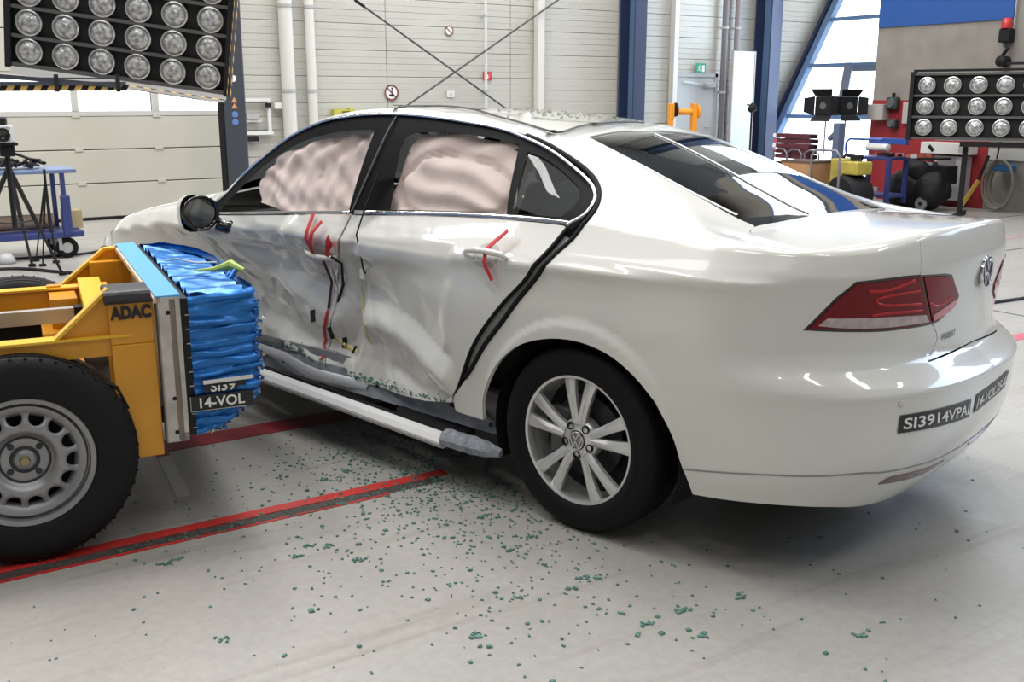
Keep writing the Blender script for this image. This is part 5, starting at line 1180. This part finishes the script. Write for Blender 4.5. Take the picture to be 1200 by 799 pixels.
# two studio lamps with barn doors on thin stands
for u, lab in ((967, 'studio lamp with barn doors on the left thin stand before the window'), (990, 'studio lamp on the right thin stand, turned sideways before the window')):
    x = 9.3 if u < 980 else 9.95; t = at_wall('studio_lamp', u, x, lab, 'lamp', group='studio lamps before the slanted window'); z = zof(u, 124, x); side = u > 980
    mb = MB(); mb.tube([(0, 0, .02), (0, 0, z-.1)], .012, 8); mb.build('stand_pole', grey_m, t)
    mb = MB()
    for a in (0, 2.1, 4.2): mb.tube([(0, 0, .35), (.35*math.cos(a), .35*math.sin(a), .015)], .010, 6)
    mb.build('stand_leg', dark_m, t)['kind'] = 'stuff'
    hd = MB(); hd.box(-.13, .13, -.12, .12, -.14, .14, bev=.02); hd = hd.build('lamp_head', dark_m, t); hd.location = (0, 0, z); hd.rotation_euler = (0, 0, 1.1 if side else .25)
    for q, (a, b, c, d) in enumerate((((-.13, .14), (.13, .14), (.17, .24), (-.17, .24)), ((-.13, -.14), (.13, -.14), (.16, -.22), (-.16, -.22)), ((-.13, .14), (-.13, -.14), (-.26, -.09), (-.26, .11)), ((.13, .14), (.13, -.14), (.25, -.12), (.25, .12)))):
        mb = MB(); mb.prism([(a[0], -.12, a[1]), (b[0], -.12, b[1]), (c[0], -.20, c[1]), (d[0], -.20, d[1])], (0, .006, 0)); mb.build('barn_door', dark_m, hd)
    mb = MB(); mb.lathe([(0, -.125), (.05, -.122)], 24, 'y'); mb.build('lamp_glass', mat('dim_lamp_glass', (.12, .12, .13), .3), hd)
# slim black lamp stand in front of the white panel
x = 9.6; t = at_wall('lamp_stand', 880, x, 'small black lamp on a thin stand in front of the white panel', 'lamp'); z = zof(880, 127, x)
mb = MB(); mb.tube([(0, 0, 0), (0, 0, z-.04)], .016, 8); mb.build('stand_pole', dark_m, t)
mb = MB(); mb.lathe([(.0, -.06), (.05, -.05), (.075, .05), (0, .06)], 16, 'y', 0, Matrix.Rotation(.5, 4, 'X')); mb.bar((-.10, 0, .06), (.08, 0, .02), .05, .015); o = mb.build('lamp_head', dark_m, t, auto=40); o.location = (0, 0, z)
mb = MB()
for a in (0.3, 2.4, 4.5): mb.tube([(0, 0, .25), (.25*math.cos(a), .25*math.sin(a), .01)], .010, 6)
mb.build('stand_leg', dark_m, t)['kind'] = 'stuff'
# white upright panel left of the column
p = on(1, 10.2, 867, 120); t = empty('tall_panel', (p.x, 10.25, 0), 0, 'tall white upright panel standing left of the dark blue column', 'panel')
z1 = on(1, 10.2, 870, 60).z; mb = MB(); mb.box(-.16, .34, -.02, .02, 0, z1, bev=.004); mb.build('panel_face', mat('bluish_white_panel', (.60, .66, .70), .5), t); mb = MB(); mb.box(-.18, -.16, -.03, .03, 0, z1+.01); mb.box(.34, .36, -.03, .03, 0, z1+.01); mb.build('panel_edge', mat('mauve_edge', (.40, .34, .33), .5), t)
# stack of red and white barrier boards
x = 9.0; r4 = random.Random(9)
zb = [zof(935, v, x) for v in (186, 180, 174.5, 169, 163, 157)]
for k, v in enumerate((183, 177, 171, 165, 159)):
    lab = ('dark red barrier board, lowest of the stack before the window', 'dark red barrier board, second from the bottom of the stack', 'dark red barrier board in the middle of the stack', 'dark red barrier board, second from the top of the stack', 'dark red barrier board topmost of the stack before the window')[k]
    t = at_wall('barrier_board', 934, x, lab, 'board', group='stacked barrier boards'); zz = zof(934, v, x)
    mb = MB(); mb.box(-.30, .33, -.10, .10, -.034, .030, bev=.006); mb.build('board_body', mat('dark_red_board', (.10, .018, .03), .7), t); mb = MB(); mb.box(-.36, -.295, -.10, .10, -.030, .026, bev=.006); mb.build('reflective_end', mat('pale_red_end', (.55, .10, .12), .5) if k % 2 else sign_white, t)
    mb = MB(); mb.box(.33, .38, -.03, .03, -.015, .015); mb.build('board_peg', dark_m, t); t.location.z = zz; t.location.x += r4.uniform(-.01, .01)
# trestle under the boards, brown crates
t = at_wall('board_trolley', 934, x, 'grey tube trolley carrying the stack of red barrier boards', 'trolley'); zt_ = zb[0]-.02
mb = MB()
for xx in (-.30, -.02, .30): mb.tube([(xx, -.14, 0), (xx, -.14, zt_+.12), (xx+.08, -.14, zt_+.16), (xx+.2, -.14, zt_+.16), (xx+.26, -.14, zt_+.1), (xx+.26, -.14, 0)], .014, 8)
mb.build('tube_frame', mat('greyish_tube', (.22, .22, .26), .4, .4), t); mb = MB(); mb.box(-.34, .50, -.12, .12, zt_-.07, zt_-.03); mb.build('deck', dark_m, t)
for u0, xx, wd, lab in ((948, 8.3, .55, 'brown cardboard box standing lower left before the window'), (973, 8.75, .30, 'brown cardboard box beside the yellow machine')):
    t = at_wall('cardboard_box', u0, xx, lab, 'box', group='cardboard boxes before the window'); zt2 = zof(u0, 188, xx)
    mb = MB(); mb.box(-wd/2, wd/2, -.2, .2, 0, zt2, bev=.004); mb.build('carton_body', wood_m, t); mb = MB(); mb.box(-wd/2-.002, wd/2+.002, -.205, .205, zt2-.03, zt2+.004); mb.build('carton_lid', mat('dark_carton_edge', (.12, .08, .06), .7), t)
t = at_wall('handle_frame', 962, 7.8, 'grey bent tube handle standing in front of the brown boxes', 'handle'); z0 = zof(962, 175, 8.1)
mb = MB(); mb.tube([(-.12, 0, 0), (-.12, 0, z0-.08), (-.08, 0, z0), (.0, 0, z0+.01), (.28, 0, z0+.01), (.34, 0, z0-.06), (.34, 0, 0)], .016, 8); mb.build('bent_tube', mat('greyish_tube', (.22, .22, .26), .4, .4), t, smooth=True)
# yellow machine with a black drum
x = 8.3; t = at_wall('yellow_machine', 1004, x, 'yellow machine with a black drum left of the blue trolley', 'machine'); z1 = zof(1003, 186, x)
mb = MB(); mb.box(-.22, -.02, -.2, .2, .25, z1, bev=.02); mb.box(-.05, .22, -.2, .1, z1-.2, z1-.03, bev=.02); mb.build('yellow_body', mat('dull_yellow', (.42, .34, .06), .5, noise_amt=.2), t)
mb = MB(); mb.lathe([(0, -.28), (.22, -.28), (.25, -.24), (.25, .1), (0, .1)], 28, 'y', 0, Matrix.Translation((.02, 0, .27))); mb.build('black_drum', dark_m, t, auto=40)
mb = MB(); mb.lathe([(0, -.29), (.05, -.29), (.05, -.28)], 16, 'y', 0, Matrix.Translation((.02, 0, .27))); mb.build('drum_hub', grey_m, t)
mb = MB(); mb.tube([(-.18, 0, z1), (-.1, -.05, z1+.05), (.05, 0, z1+.03), (.15, -.04, z1-.04)], .02, 8); mb.box(-.02, .1, -.06, .06, z1-.02, z1+.05, bev=.01); mb.build('machine_top', dark_m, t)
mb = MB(); mb.box(.0, .10, -.06, .06, z1, z1+.50, bev=.01); mb.bar((-.10, 0, z1+.28), (.02, 0, z1+.38), .06, .05); o = mb.build('grey_blue_head', mat('slate_blue', (.10, .13, .22), .5), t); o.location = (-.42, .1, -.05)
# blue tool trolley
x = 9.0; t = at_wall('tool_trolley', 1034, x, 'blue steel tool trolley in front of the red painted wall', 'trolley'); zt1 = zof(1034, 183, x)
for zz in (zt1-.04, .20): mb = MB(); mb.box(-.33, .33, -.2, .2, zz, zz+.04, bev=.006); mb.build('tray', cart_blue, t)
for xx in (-.31, .29):
    for yy in (-.19, .17): mb = MB(); mb.box(xx-.025, xx+.035, yy-.02, yy+.02, .12, zt1); mb.build('corner_post', cart_blue, t)
mb = MB(); mb.tube([(-.33, -.1, zt1-.02), (-.46, -.1, zt1-.02), (-.50, -.1, zt1+.06), (-.50, -.1, zt1+.17), (-.44, -.1, zt1+.22), (.1, -.1, zt1+.22)], .016, 8); mb.box(-.25, .36, .05, .1, zt1+.16, zt1+.24, bev=.006); mb.build('push_handle', mat('bright_blue_tube', (.03, .08, .35), .35), t, smooth=False)
mb = MB(); mb.lathe([(0, -.18), (.05, -.17), (.05, .17), (0, .18)], 20, 'x', 0, Matrix.Translation((0, -.06, zt1+.12))); mb.build('white_roll', white_m, t, auto=40)
for xx in (-.26, -.15, .24, .33): mb = MB(); mb.lathe([(.03, -.02), (.06, -.018), (.065, 0), (.06, .018), (.03, .02)], 18, 'y', 0, Matrix.Translation((xx, -.19, .065))); mb.build('castor', grey_m, t)
mb = MB(); mb.box(-.28, -.05, -.24, -.18, .24, .44, bev=.02); mb.build('blue_bag', mat('bright_blue_tube', (.03, .08, .35), .35), t)
mb = MB(); r5 = random.Random(4)
for k in range(26): s = r5.uniform(.02, .04); mb.box(-s, s, -s, s, -s*.6, s*.6, r5.randrange(3), M=Matrix.Translation((r5.uniform(.0, .75), r5.uniform(-.15, .15), zt1+.03))@Euler((0, 0, r5.uniform(0, 3))).to_matrix().to_4x4())
o = mb.build('small_tools', [dark_m, mat('tool_red', (.35, .08, .05), .5), grey_m], t); o['kind'] = 'stuff'
# black heap: sack truck with dark machine and bags
t = at_wall('black_machine', 1084, 9.75, 'dark bulky machine covered with black bags under the lamp bank', 'machine'); z1 = zof(1078, 188, 9.0)
mb = MB(); mb.box(-.28, .32, -.1, .2, z1-.03, z1, bev=.006); mb.box(-.24, .22, -.08, .05, z1-.12, z1-.06, 1, bev=.01); mb.box(.10, .50, -.15, .1, z1-.34, z1-.10, 0, bev=.01); mb.build('machine_body', [dark_m, grey_m], t)
def blob(c, r, name, m, par, seed, k=.25, sub=3):
    b = bmesh.new(); bmesh.ops.create_icosphere(b, subdivisions=sub, radius=1)
    for v in b.verts:
        q = v.co*(1+k*noise.noise(v.co*1.7+Vector((seed, 0, 0)))+.4*k*noise.noise(v.co*4+Vector((seed, 3, 0)))); v.co = Vector((q.x*r[0], q.y*r[1], q.z*r[2]))
    zmin = min(v.co.z for v in b.verts); me = bpy.data.meshes.new(name); b.to_mesh(me); b.free(); o = link(name, me, m, par, smooth=True); o.location = c; return o
blob((-.10, -.15, .24), (.30, .22, .30), 'black_bag', dark_m, t, 1); blob((.32, -.18, .28), (.24, .2, .26), 'black_bag', dark_m, t, 5); blob((.02, -.12, z1-.2), (.22, .16, .18), 'black_bag', dark_m, t, 9)
mb = MB(); mb.lathe([(.03, -.02), (.085, -.018), (.09, 0), (.085, .018), (.03, .02)], 20, 'y', 0, Matrix.Translation((.30, -.36, .10))); mb.build('wheel', mat('greyish_castor', (.18, .18, .18), .5), t)
# white enamel cupboard and shelf on the wall
def wbox(name, u0, v0, u1, v1, m, lab, cat, d=.12, x=XE, parts=None):
    a = on(0, x-d, u0, v0); b = on(0, x-d, u1, v1); w_ = abs(a.y-b.y); h_ = abs(a.z-b.z)
    t = empty(name, (x-d/2-.013, (a.y+b.y)/2, min(a.z, b.z)), -pi/2, lab, cat); mb = MB(); mb.box(-w_/2, w_/2, -d/2, d/2, 0, h_, bev=.006); mb.build('casing', m, t); return t, w_, h_
t, w_, h_ = wbox('wall_shelf', 1080, 166, 1135, 182, white_m, 'white shelf board on the wall just below the right lamp bank', 'shelf', d=.22)
mb = MB(); mb.box(w_*.30, w_*.42, -.115, -.109, .03, h_-.03); mb.build('grey_slot', grey_m, t); mb = MB(); mb.bar((-w_*.32, -.115, h_*.7), (-w_*.22, -.115, h_*.25), .006, .05); mb.build('dark_mark', dark_m, t)
t, w_, h_ = wbox('wall_cupboard', 1096, 182, 1127, 236, mat('pale_grey_cupboard', (.50, .50, .52), .5), 'tall pale cupboard below the white shelf by the red wall', 'cupboard', d=.16)
mb = MB(); mb.box(w_*.02, w_*.04, -.085, -.08, .05, h_*.6); mb.build('door_gap', dark_m, t); mb = MB(); mb.box(-w_*.4, w_*.2, -.086, -.08, h_*.78, h_*.98); mb.build('mauve_panel', mat('mauve_panel', (.26, .23, .25), .5), t)
wbox('switch_cabinet', 1018, 122, 1034, 141, mat('cabinet_pale', (.44, .41, .39), .5), 'pale switch cabinet at the left edge of the red wall', 'cabinet', d=.16)
wbox('switch_cabinet', 1059, 120, 1065, 145, mat('cabinet_pale', (.44, .41, .39), .5), 'narrow pale cabinet half hidden behind the right lamp bank', 'cabinet', d=.08)
for v, lab in ((121, 'dark round wall socket, upper of the two on the red wall'), (145, 'dark round wall socket, lower of the two on the red wall')):
    p = on(0, XE-.06, 1047, v); t = empty('wall_socket', (XE-.07, p.y, p.z), -pi/2, lab, 'socket', 'dark wall sockets on the red wall'); k = 1 if v < 130 else .75
    mb = MB(); mb.box(-.09*k, .09*k, -.05, .055, -.09*k, .09*k, bev=.02); mb.build('socket_box', mat('greenish_black', (.03, .045, .045), .5), t); mb = MB(); mb.lathe([(0, -.08), (.06*k, -.08), (.07*k, -.05)], 20, 'y'); mb.build('socket_cap', mat('socket_grey', (.10, .12, .12), .4), t)
    if v < 130: mb = MB(); mb.tube([(0, 0, .09), (.0, 0, .15)], .025, 10); mb.build('cable_gland', dark_m, t)
# signal lamp high on the wall
p = on(0, XE-.1, 1178, 48); t = empty('signal_lamp', (XE-.10, p.y, p.z), -pi/2, 'small signal lamp with a red dome high on the concrete wall', 'lamp')
mb = MB(); mb.lathe([(0, .30), (.05, .29), (.07, .22), (.07, .16)], 20, 'z'); mb.build('red_dome', mat('signal_red', (.5, .03, .03), .3), t, smooth=True)
mb = MB(); mb.box(-.08, .08, -.05, .085, -.02, .16, bev=.02); mb.tube([(.0, -.02, -.02), (.06, -.02, -.10), (.0, -.02, -.18), (-.04, -.02, -.26)], .025, 8); mb.lathe([(0, -.09), (.07, -.07), (.07, .08)], 18, 'y', 0, Matrix.Translation((0, 0, -.26))); mb.build('signal_body', dark_m, t); mb = MB(); mb.box(.06, .075, .05, .085, .1, .9); mb.build('feed_pipe', grey_m, t)
# hose on a blue holder, yellow broom
p = on(0, XE-.1, 1178, 196); t = empty('hose_reel', (XE-.12, p.y, 0), -pi/2, 'coiled pale hose hanging from a bright blue wall holder', 'hose')
zz = p.z; mb = MB(); mb.box(-.13, .13, -.08, .09, zz-.05, zz+.04, bev=.02); mb.build('blue_holder', mat('holder_blue', (.03, .16, .38), .45), t)
for k in range(6):
    a = .16+.012*k; b = .27+.012*k; pts = [(a*math.cos(q)+.01*math.sin(k*2.), -.02-.02*k, zz-.24+b*math.sin(q)-.02*math.sin(k)) for q in np.linspace(0, 2*pi, 30, endpoint=False)]
    mb = MB(); mb.tube(pts, .012, 6, closed=True); mb.build('hose_loop', mat('pale_hose', (.25, .23, .20), .6), t, smooth=True)
mb = MB(); mb.tube([(-.12, -.02, zz+.0), (-.09, -.02, zz+.3), (-.05, 0, zz+.55)], .012, 6); mb.build('feed_hose', dark_m, t)
p = on(0, XE-.45, 1150, 238); t = empty('broom', (XE-.6, p.y+.14, 0), -pi/2, 'yellow long-handled broom leaning beside the coiled hose', 'broom')
mb = MB(); mb.bar((-.10, 0, .0), (.03, .2, .42), .05, .04); mb.build('broom_head', mat('broom_yellow', (.50, .32, .05), .6), t); mb = MB(); mb.tube([(.03, .2, .42), (.10, .27, .75)], .02, 8); mb.build('broom_handle', dark_m, t)
# orange calibration frame seen over the rear window
p = on(1, 8.6, 798, 150); t = empty('orange_frame', (p.x, 8.6, 0), -.35, 'orange steel roller frame standing behind the car roof', 'frame'); zc_ = on(1, 8.6, 798, 131).z
mb = MB(); mb.box(-.20, -.13, -.06, .06, zc_-.10, zc_+.12, bev=.006); mb.box(.16, .23, -.06, .06, zc_-.5, zc_+.12, bev=.006); mb.box(-.20, -.14, -.05, .05, .05, zc_-.10); mb.box(.17, .22, -.05, .05, .05, zc_-.4); mb.box(-.4, .45, -.25, .25, .0, .06); mb.build('upright', orange_m, t)
mb = MB(); mb.lathe([(.045, -.13), (.045, .16)], 20, 'x', 0, Matrix.Translation((0, 0, zc_))); mb.build('cross_roller', orange_m, t, smooth=True)
mb = MB(); mb.lathe([(0, -.13), (.10, -.12), (.10, -.09), (0, -.08)], 20, 'x', 0, Matrix.Translation((0, -.02, zc_+.03))); mb.build('black_wheel', dark_m, t, auto=40)
mb = MB(); mb.lathe([(0, .23), (.10, .235), (.10, .26), (0, .27)], 24, 'x', 0, Matrix.Translation((0, 0, zc_))); mb.build('end_disc', orange_m, t, auto=40)
# ------------------------------------------------------------------ blue cart and camera tripods at the left
t = empty('equipment_cart', (-1.62, 7.85, 0), 0, 'blue two-shelf equipment cart in front of the gate', 'cart')
mb = MB(); mb.box(-.75, .62, -.30, .30, .81, .845, bev=.006); mb.build('top_shelf', mat('pale_blue_shelf', (.16, .22, .38), .45), t); mb = MB(); mb.box(-.75, .64, -.30, .30, .20, .255, bev=.006); mb.build('lower_shelf', cart_blue, t)
for yy in (-.27, .27):
    for xx in (.49, -.68): mb = MB(); mb.box(xx-.02, xx+.02, yy-.02, yy+.02, .25, .82); mb.build('shelf_post', cart_blue, t)
mb = MB(); mb.box(.455, .54, -.31, -.25, .22, .60, bev=.01); mb.build('padded_grip', cart_blue, t)
for xx, yy in ((.48, -.25), (.48, .25), (-.6, -.25)):
    w_ = MB(); w_.lathe([(.05, -.018), (.085, -.024), (.10, -.016), (.10, .016), (.085, .024), (.05, .018)], 28, 'y'); o = w_.build('castor', rubber, t, auto=40); o.location = (xx, yy, .10)
    q = MB(); q.lathe([(0, -.02), (.05, -.018)], 20, 'y'); q.build('castor_hub', grey_m, o); q = MB(); q.box(-.075, -.045, -.03, .03, -.02, .11); q.build('castor_fork', alu, o)
mb = MB(); mb.lathe([(0, -.30), (.075, -.30), (.075, .30), (0, .30)], 20, 'x', 0, Matrix.Translation((.12, 0, .335))); tag_o = mb.build('paper_roll', mat('brown_roll', (.30, .20, .15), .8), None, auto=40); tag_o.location = t.location; tag(tag_o, 'brown paper roll lying on the lower shelf of the blue cart', 'roll')
mb = MB(); mb.box(.50, .66, -.12, .12, .255, .43, bev=.004); o = mb.build('cardboard_box', mat('light_carton', (.52, .40, .22), .8)); o.location = t.location+Vector((.02, .06, .002)); tag(o, 'light cardboard box at the right end of the lower cart shelf', 'box')
mb = MB(); mb.lathe([(0, .257), (.12, .257), (.14, .56), (.13, .56), (.11, .27)], 24, 'z'); o = mb.build('bucket', mat('grey_bucket', (.30, .30, .32), .5), None, smooth=True); o.location = t.location+Vector((-.345, 0, 0)); tag(o, 'grey bucket on the lower shelf of the blue cart', 'bucket')
mb = MB(); r6 = random.Random(11)
for k in range(60):
    x0 = r6.uniform(-.7, .38); pts = [(x0+r6.uniform(-.07, .07), r6.uniform(-.22, .22), .86+r6.uniform(0, .08)) for _ in range(4)]; mb.tube([tuple(q) for q in crom(pts, .02)], .011, 5)
o = mb.build('cable_heap', dark_m, None); o.location = t.location; tag(o, 'heap of black cables lying on top of the blue cart', 'cables', kind='stuff')
def tripod(name, apex, feet, lab, r=.014, head=True):
    t = empty(name, apex, 0, lab, 'tripod'); mid = Vector((0, 0, 0))
    for f in feet:
        d = Vector(f)-Vector(apex); mb = MB(); mb.tube([mid, d*.5], r*1.3, 8); mb.tube([d*.48, d*.97], r*.85, 8); o = mb.build('leg', dark_m, t); q = MB(); q.box(-.03, .03, -.02, .02, -.012, .012, bev=.005); q = q.build('leg_foot', dark_m, o); q.location = d*.985
    c = Vector((0, 0, Vector(feet[0]).z-Vector(apex).z)); mb = MB(); mb.tube([(0, 0, .10), (0, 0, -.45)], r*1.4, 8)
    for f in feet: d = Vector(f)-Vector(apex); mb.tube([(0, 0, -.42), d*.45], r*.5, 6)
    mb.build('centre_column', dark_m, t)
    if head: mb = MB(); mb.box(-.05, .05, -.06, .06, .08, .16, bev=.01); mb.tube([(0, 0, .12), (.14, -.10, .06)], .010, 6); mb.box(-.07, .07, -.09, .09, .16, .18); mb.build('tripod_head', dark_m, t)
    return t
A0 = CAMPOS+ray(10, 196)*7.6; feet = [on(2, 0, 74, 322), on(2, 0, 38, 312), on(2, 0, -45, 330)]
t = tripod('tripod', A0, feet, 'black camera tripod standing in front of the blue cart')
t2 = empty('camera', A0+Vector((0, 0, .18)), math.radians(-12), 'pale box camera with a black lens mounted on the left tripod', 'camera')
mb = MB(); mb.box(-.16, .05, -.10, .14, .0, .125, bev=.01); mb.build('camera_body', mat('pale_grey_camera', (.50, .50, .50), .4), t2); mb = MB(); mb.lathe([(0, -.15), (.035, -.17), (.05, -.17), (.05, -.10)], 24, 'y', 0, Matrix.Translation((.0, 0, .06))); mb.build('lens', gloss_black, t2, auto=40); mb = MB(); mb.box(-.12, .02, -.06, .06, .125, .18, bev=.01); mb.build('camera_grip', dark_m, t2)
A1 = CAMPOS+ray(-30, 205)*6.2; tripod('tripod', A1, [on(2, 0, 2, 352), on(2, 0, -75, 375), on(2, 0, -50, 335)], 'second black tripod, cut off by the left picture edge')
A2 = CAMPOS+ray(53, 212)*8.9; tripod('tripod', A2, [on(2, 0, 66, 308), on(2, 0, 50, 312), on(2, 0, 42, 306)], 'slim black stand between the cart shelves', r=.008, head=False)
mb = MB(); mb.tube([tuple(q) for q in crom([on(2, .01, -40, 298), on(2, .01, 10, 303), on(2, .01, 60, 300), on(2, .01, 100, 297), on(2, .01, 125, 292)], .1)], .013, 6); mb.tube([tuple(q) for q in crom([on(2, .01, -40, 318), on(2, .01, 20, 315), on(2, .01, 70, 319), on(2, .01, 110, 322)], .1)], .018, 6); tag(mb.build('floor_cables', dark_m), 'black cables lying on the floor under the blue cart', 'cable', kind='stuff')
p = on(2, .0, 124, 292); t = empty('cable_connector', p, .6, 'small metal cable connector on the floor beside the car nose', 'connector'); mb = MB(); mb.tube([(0, 0, .03), (.05, .02, .11)], .022, 10); mb.build('connector_body', alu, t); mb = MB(); mb.tube([(-.05, 0, .02), (0, 0, .03)], .016, 8); mb.build('connector_boot', dark_m, t)
p = on(2, 0, 8, 309); mb = MB(); mb.lathe([(.0, 0), (.07, 0), (.08, .03), (.05, .09), (.0, .10)], 16, 'z'); o = mb.build('sand_weight', mat('pale_weight', (.45, .45, .45), .6), None, smooth=True); o.location = p; tag(o, 'small pale weight on the floor at the left tripod foot', 'weight')
# ------------------------------------------------------------------ broken glass
gm = mat('green_glass_crumb', (.07, .17, .14), .2, spec=.6, c2=(.16, .30, .25), nscale=30)
def crumbs(name, pts, lab, m=gm):
    mb = MB(); rr = random.Random(21)
    for (x, y, z, s) in pts:
        M = Matrix.Translation((x, y, z))@Matrix.Rotation(rr.uniform(0, 6), 4, 'Z'); a, b = s*rr.uniform(.6, 1.3), s*rr.uniform(.4, 1.); h = s*.55
        mb.add([M@Vector(q) for q in ((-a, -b, 0), (a, -b*.8, 0), (a*.7, b, 0), (-a*.8, b*.9, 0), (-a*.8, -b*.8, h), (a*.8, -b*.6, h), (a*.6, b*.8, h), (-a*.7, b*.7, h))], [(4, 5, 6, 7), (0, 1, 5, 4), (1, 2, 6, 5), (2, 3, 7, 6), (3, 0, 4, 7)])
    o = mb.build(name, m); tag(o, lab, 'glass', kind='stuff'); return o
rg = random.Random(17); pts = []
def scatter(n, u, v, su, sv, smin=.003, smax=.007):
    k = 0
    while k < n:
        p = on(2, 0, rg.gauss(u, su), rg.gauss(v, sv)) if True else None
        if p.y > 3 or p.x > 2.5: continue
        pts.append((p.x, p.y, .001, rg.uniform(smin, smax))); k += 1
scatter(420, 420, 545, 75, 30); scatter(260, 520, 580, 50, 22); scatter(260, 600, 600, 60, 30); scatter(230, 470, 530, 45, 18); scatter(170, 560, 640, 110, 50); scatter(90, 330, 650, 110, 45); scatter(90, 700, 690, 130, 45)
scatter(60, 470, 560, 90, 45, .007, .012); scatter(45, 600, 690, 180, 55, .006, .011)
for k in range(260): pts.append((rg.uniform(-2.8, 1.2), rg.uniform(-2.0, 1.0), .001, rg.uniform(.002, .0065)))
for k in range(240): x = rg.uniform(-2.9, -.95); pts.append((x, rg.uniform(.43, .51), .002, rg.uniform(.002, .006)))
# clumps that stayed together
for (u, v) in ((362, 640), (345, 652), (386, 640), (195, 661), (208, 655), (620, 630), (600, 645), (690, 676), (697, 678), (820, 745), (800, 716), (1010, 745), (870, 700), (760, 730), (560, 745), (262, 750), (545, 590), (610, 700), (425, 655), (405, 590), (330, 560)):
    c = on(2, 0, u, v)
    for k in range(9): pts.append((c.x+rg.gauss(0, .014), c.y+rg.gauss(0, .008), .001, rg.uniform(.004, .008)))
pts = [p for p in pts if not (-3.3 < p[0] < -1.95 and .25 < p[1] < .8 and p[0] < -2.3)]
crumbs('broken_glass', pts, 'scattered green crumbs of broken window glass on the grey floor')
DENT[0] = 1.
pr2 = []
for k in range(150):
    x = rg.gauss(-.85, .16); y = rg.gauss(.05, .18)
    q = F1(x, y, .001, Hs); pr2.append((q, rg.uniform(.003, .008)))
mb = MB(); 
for q, s in pr2: mb.box(-s, s, -s*.7, s*.7, 0, s*.6, M=Matrix.Translation(q)@Matrix.Rotation(rg.uniform(0, 3), 4, 'Z'))
o = mb.build('roof_debris', mat('pale_debris', (.42, .42, .36), .5), roof); o['kind'] = 'stuff'
mb = MB()
for k in range(230):
    s = rg.uniform(-2.0, -.65); z = float(np.interp(s, [-2.0, -1.69, -1.48, -1.13, -.65], [.335, .372, .31, .320, .345]))+abs(rg.gauss(0, .012)); q = F1(s, z, .006); a = rg.uniform(.0015, .0038)
    mb.box(-a, a, -a, a, -a, a, M=Matrix.Translation(q)@Euler((rg.uniform(0, 3), rg.uniform(0, 3), 0)).to_matrix().to_4x4())
o = mb.build('sill_glass_crumbs', gm, sill); o['kind'] = 'stuff'
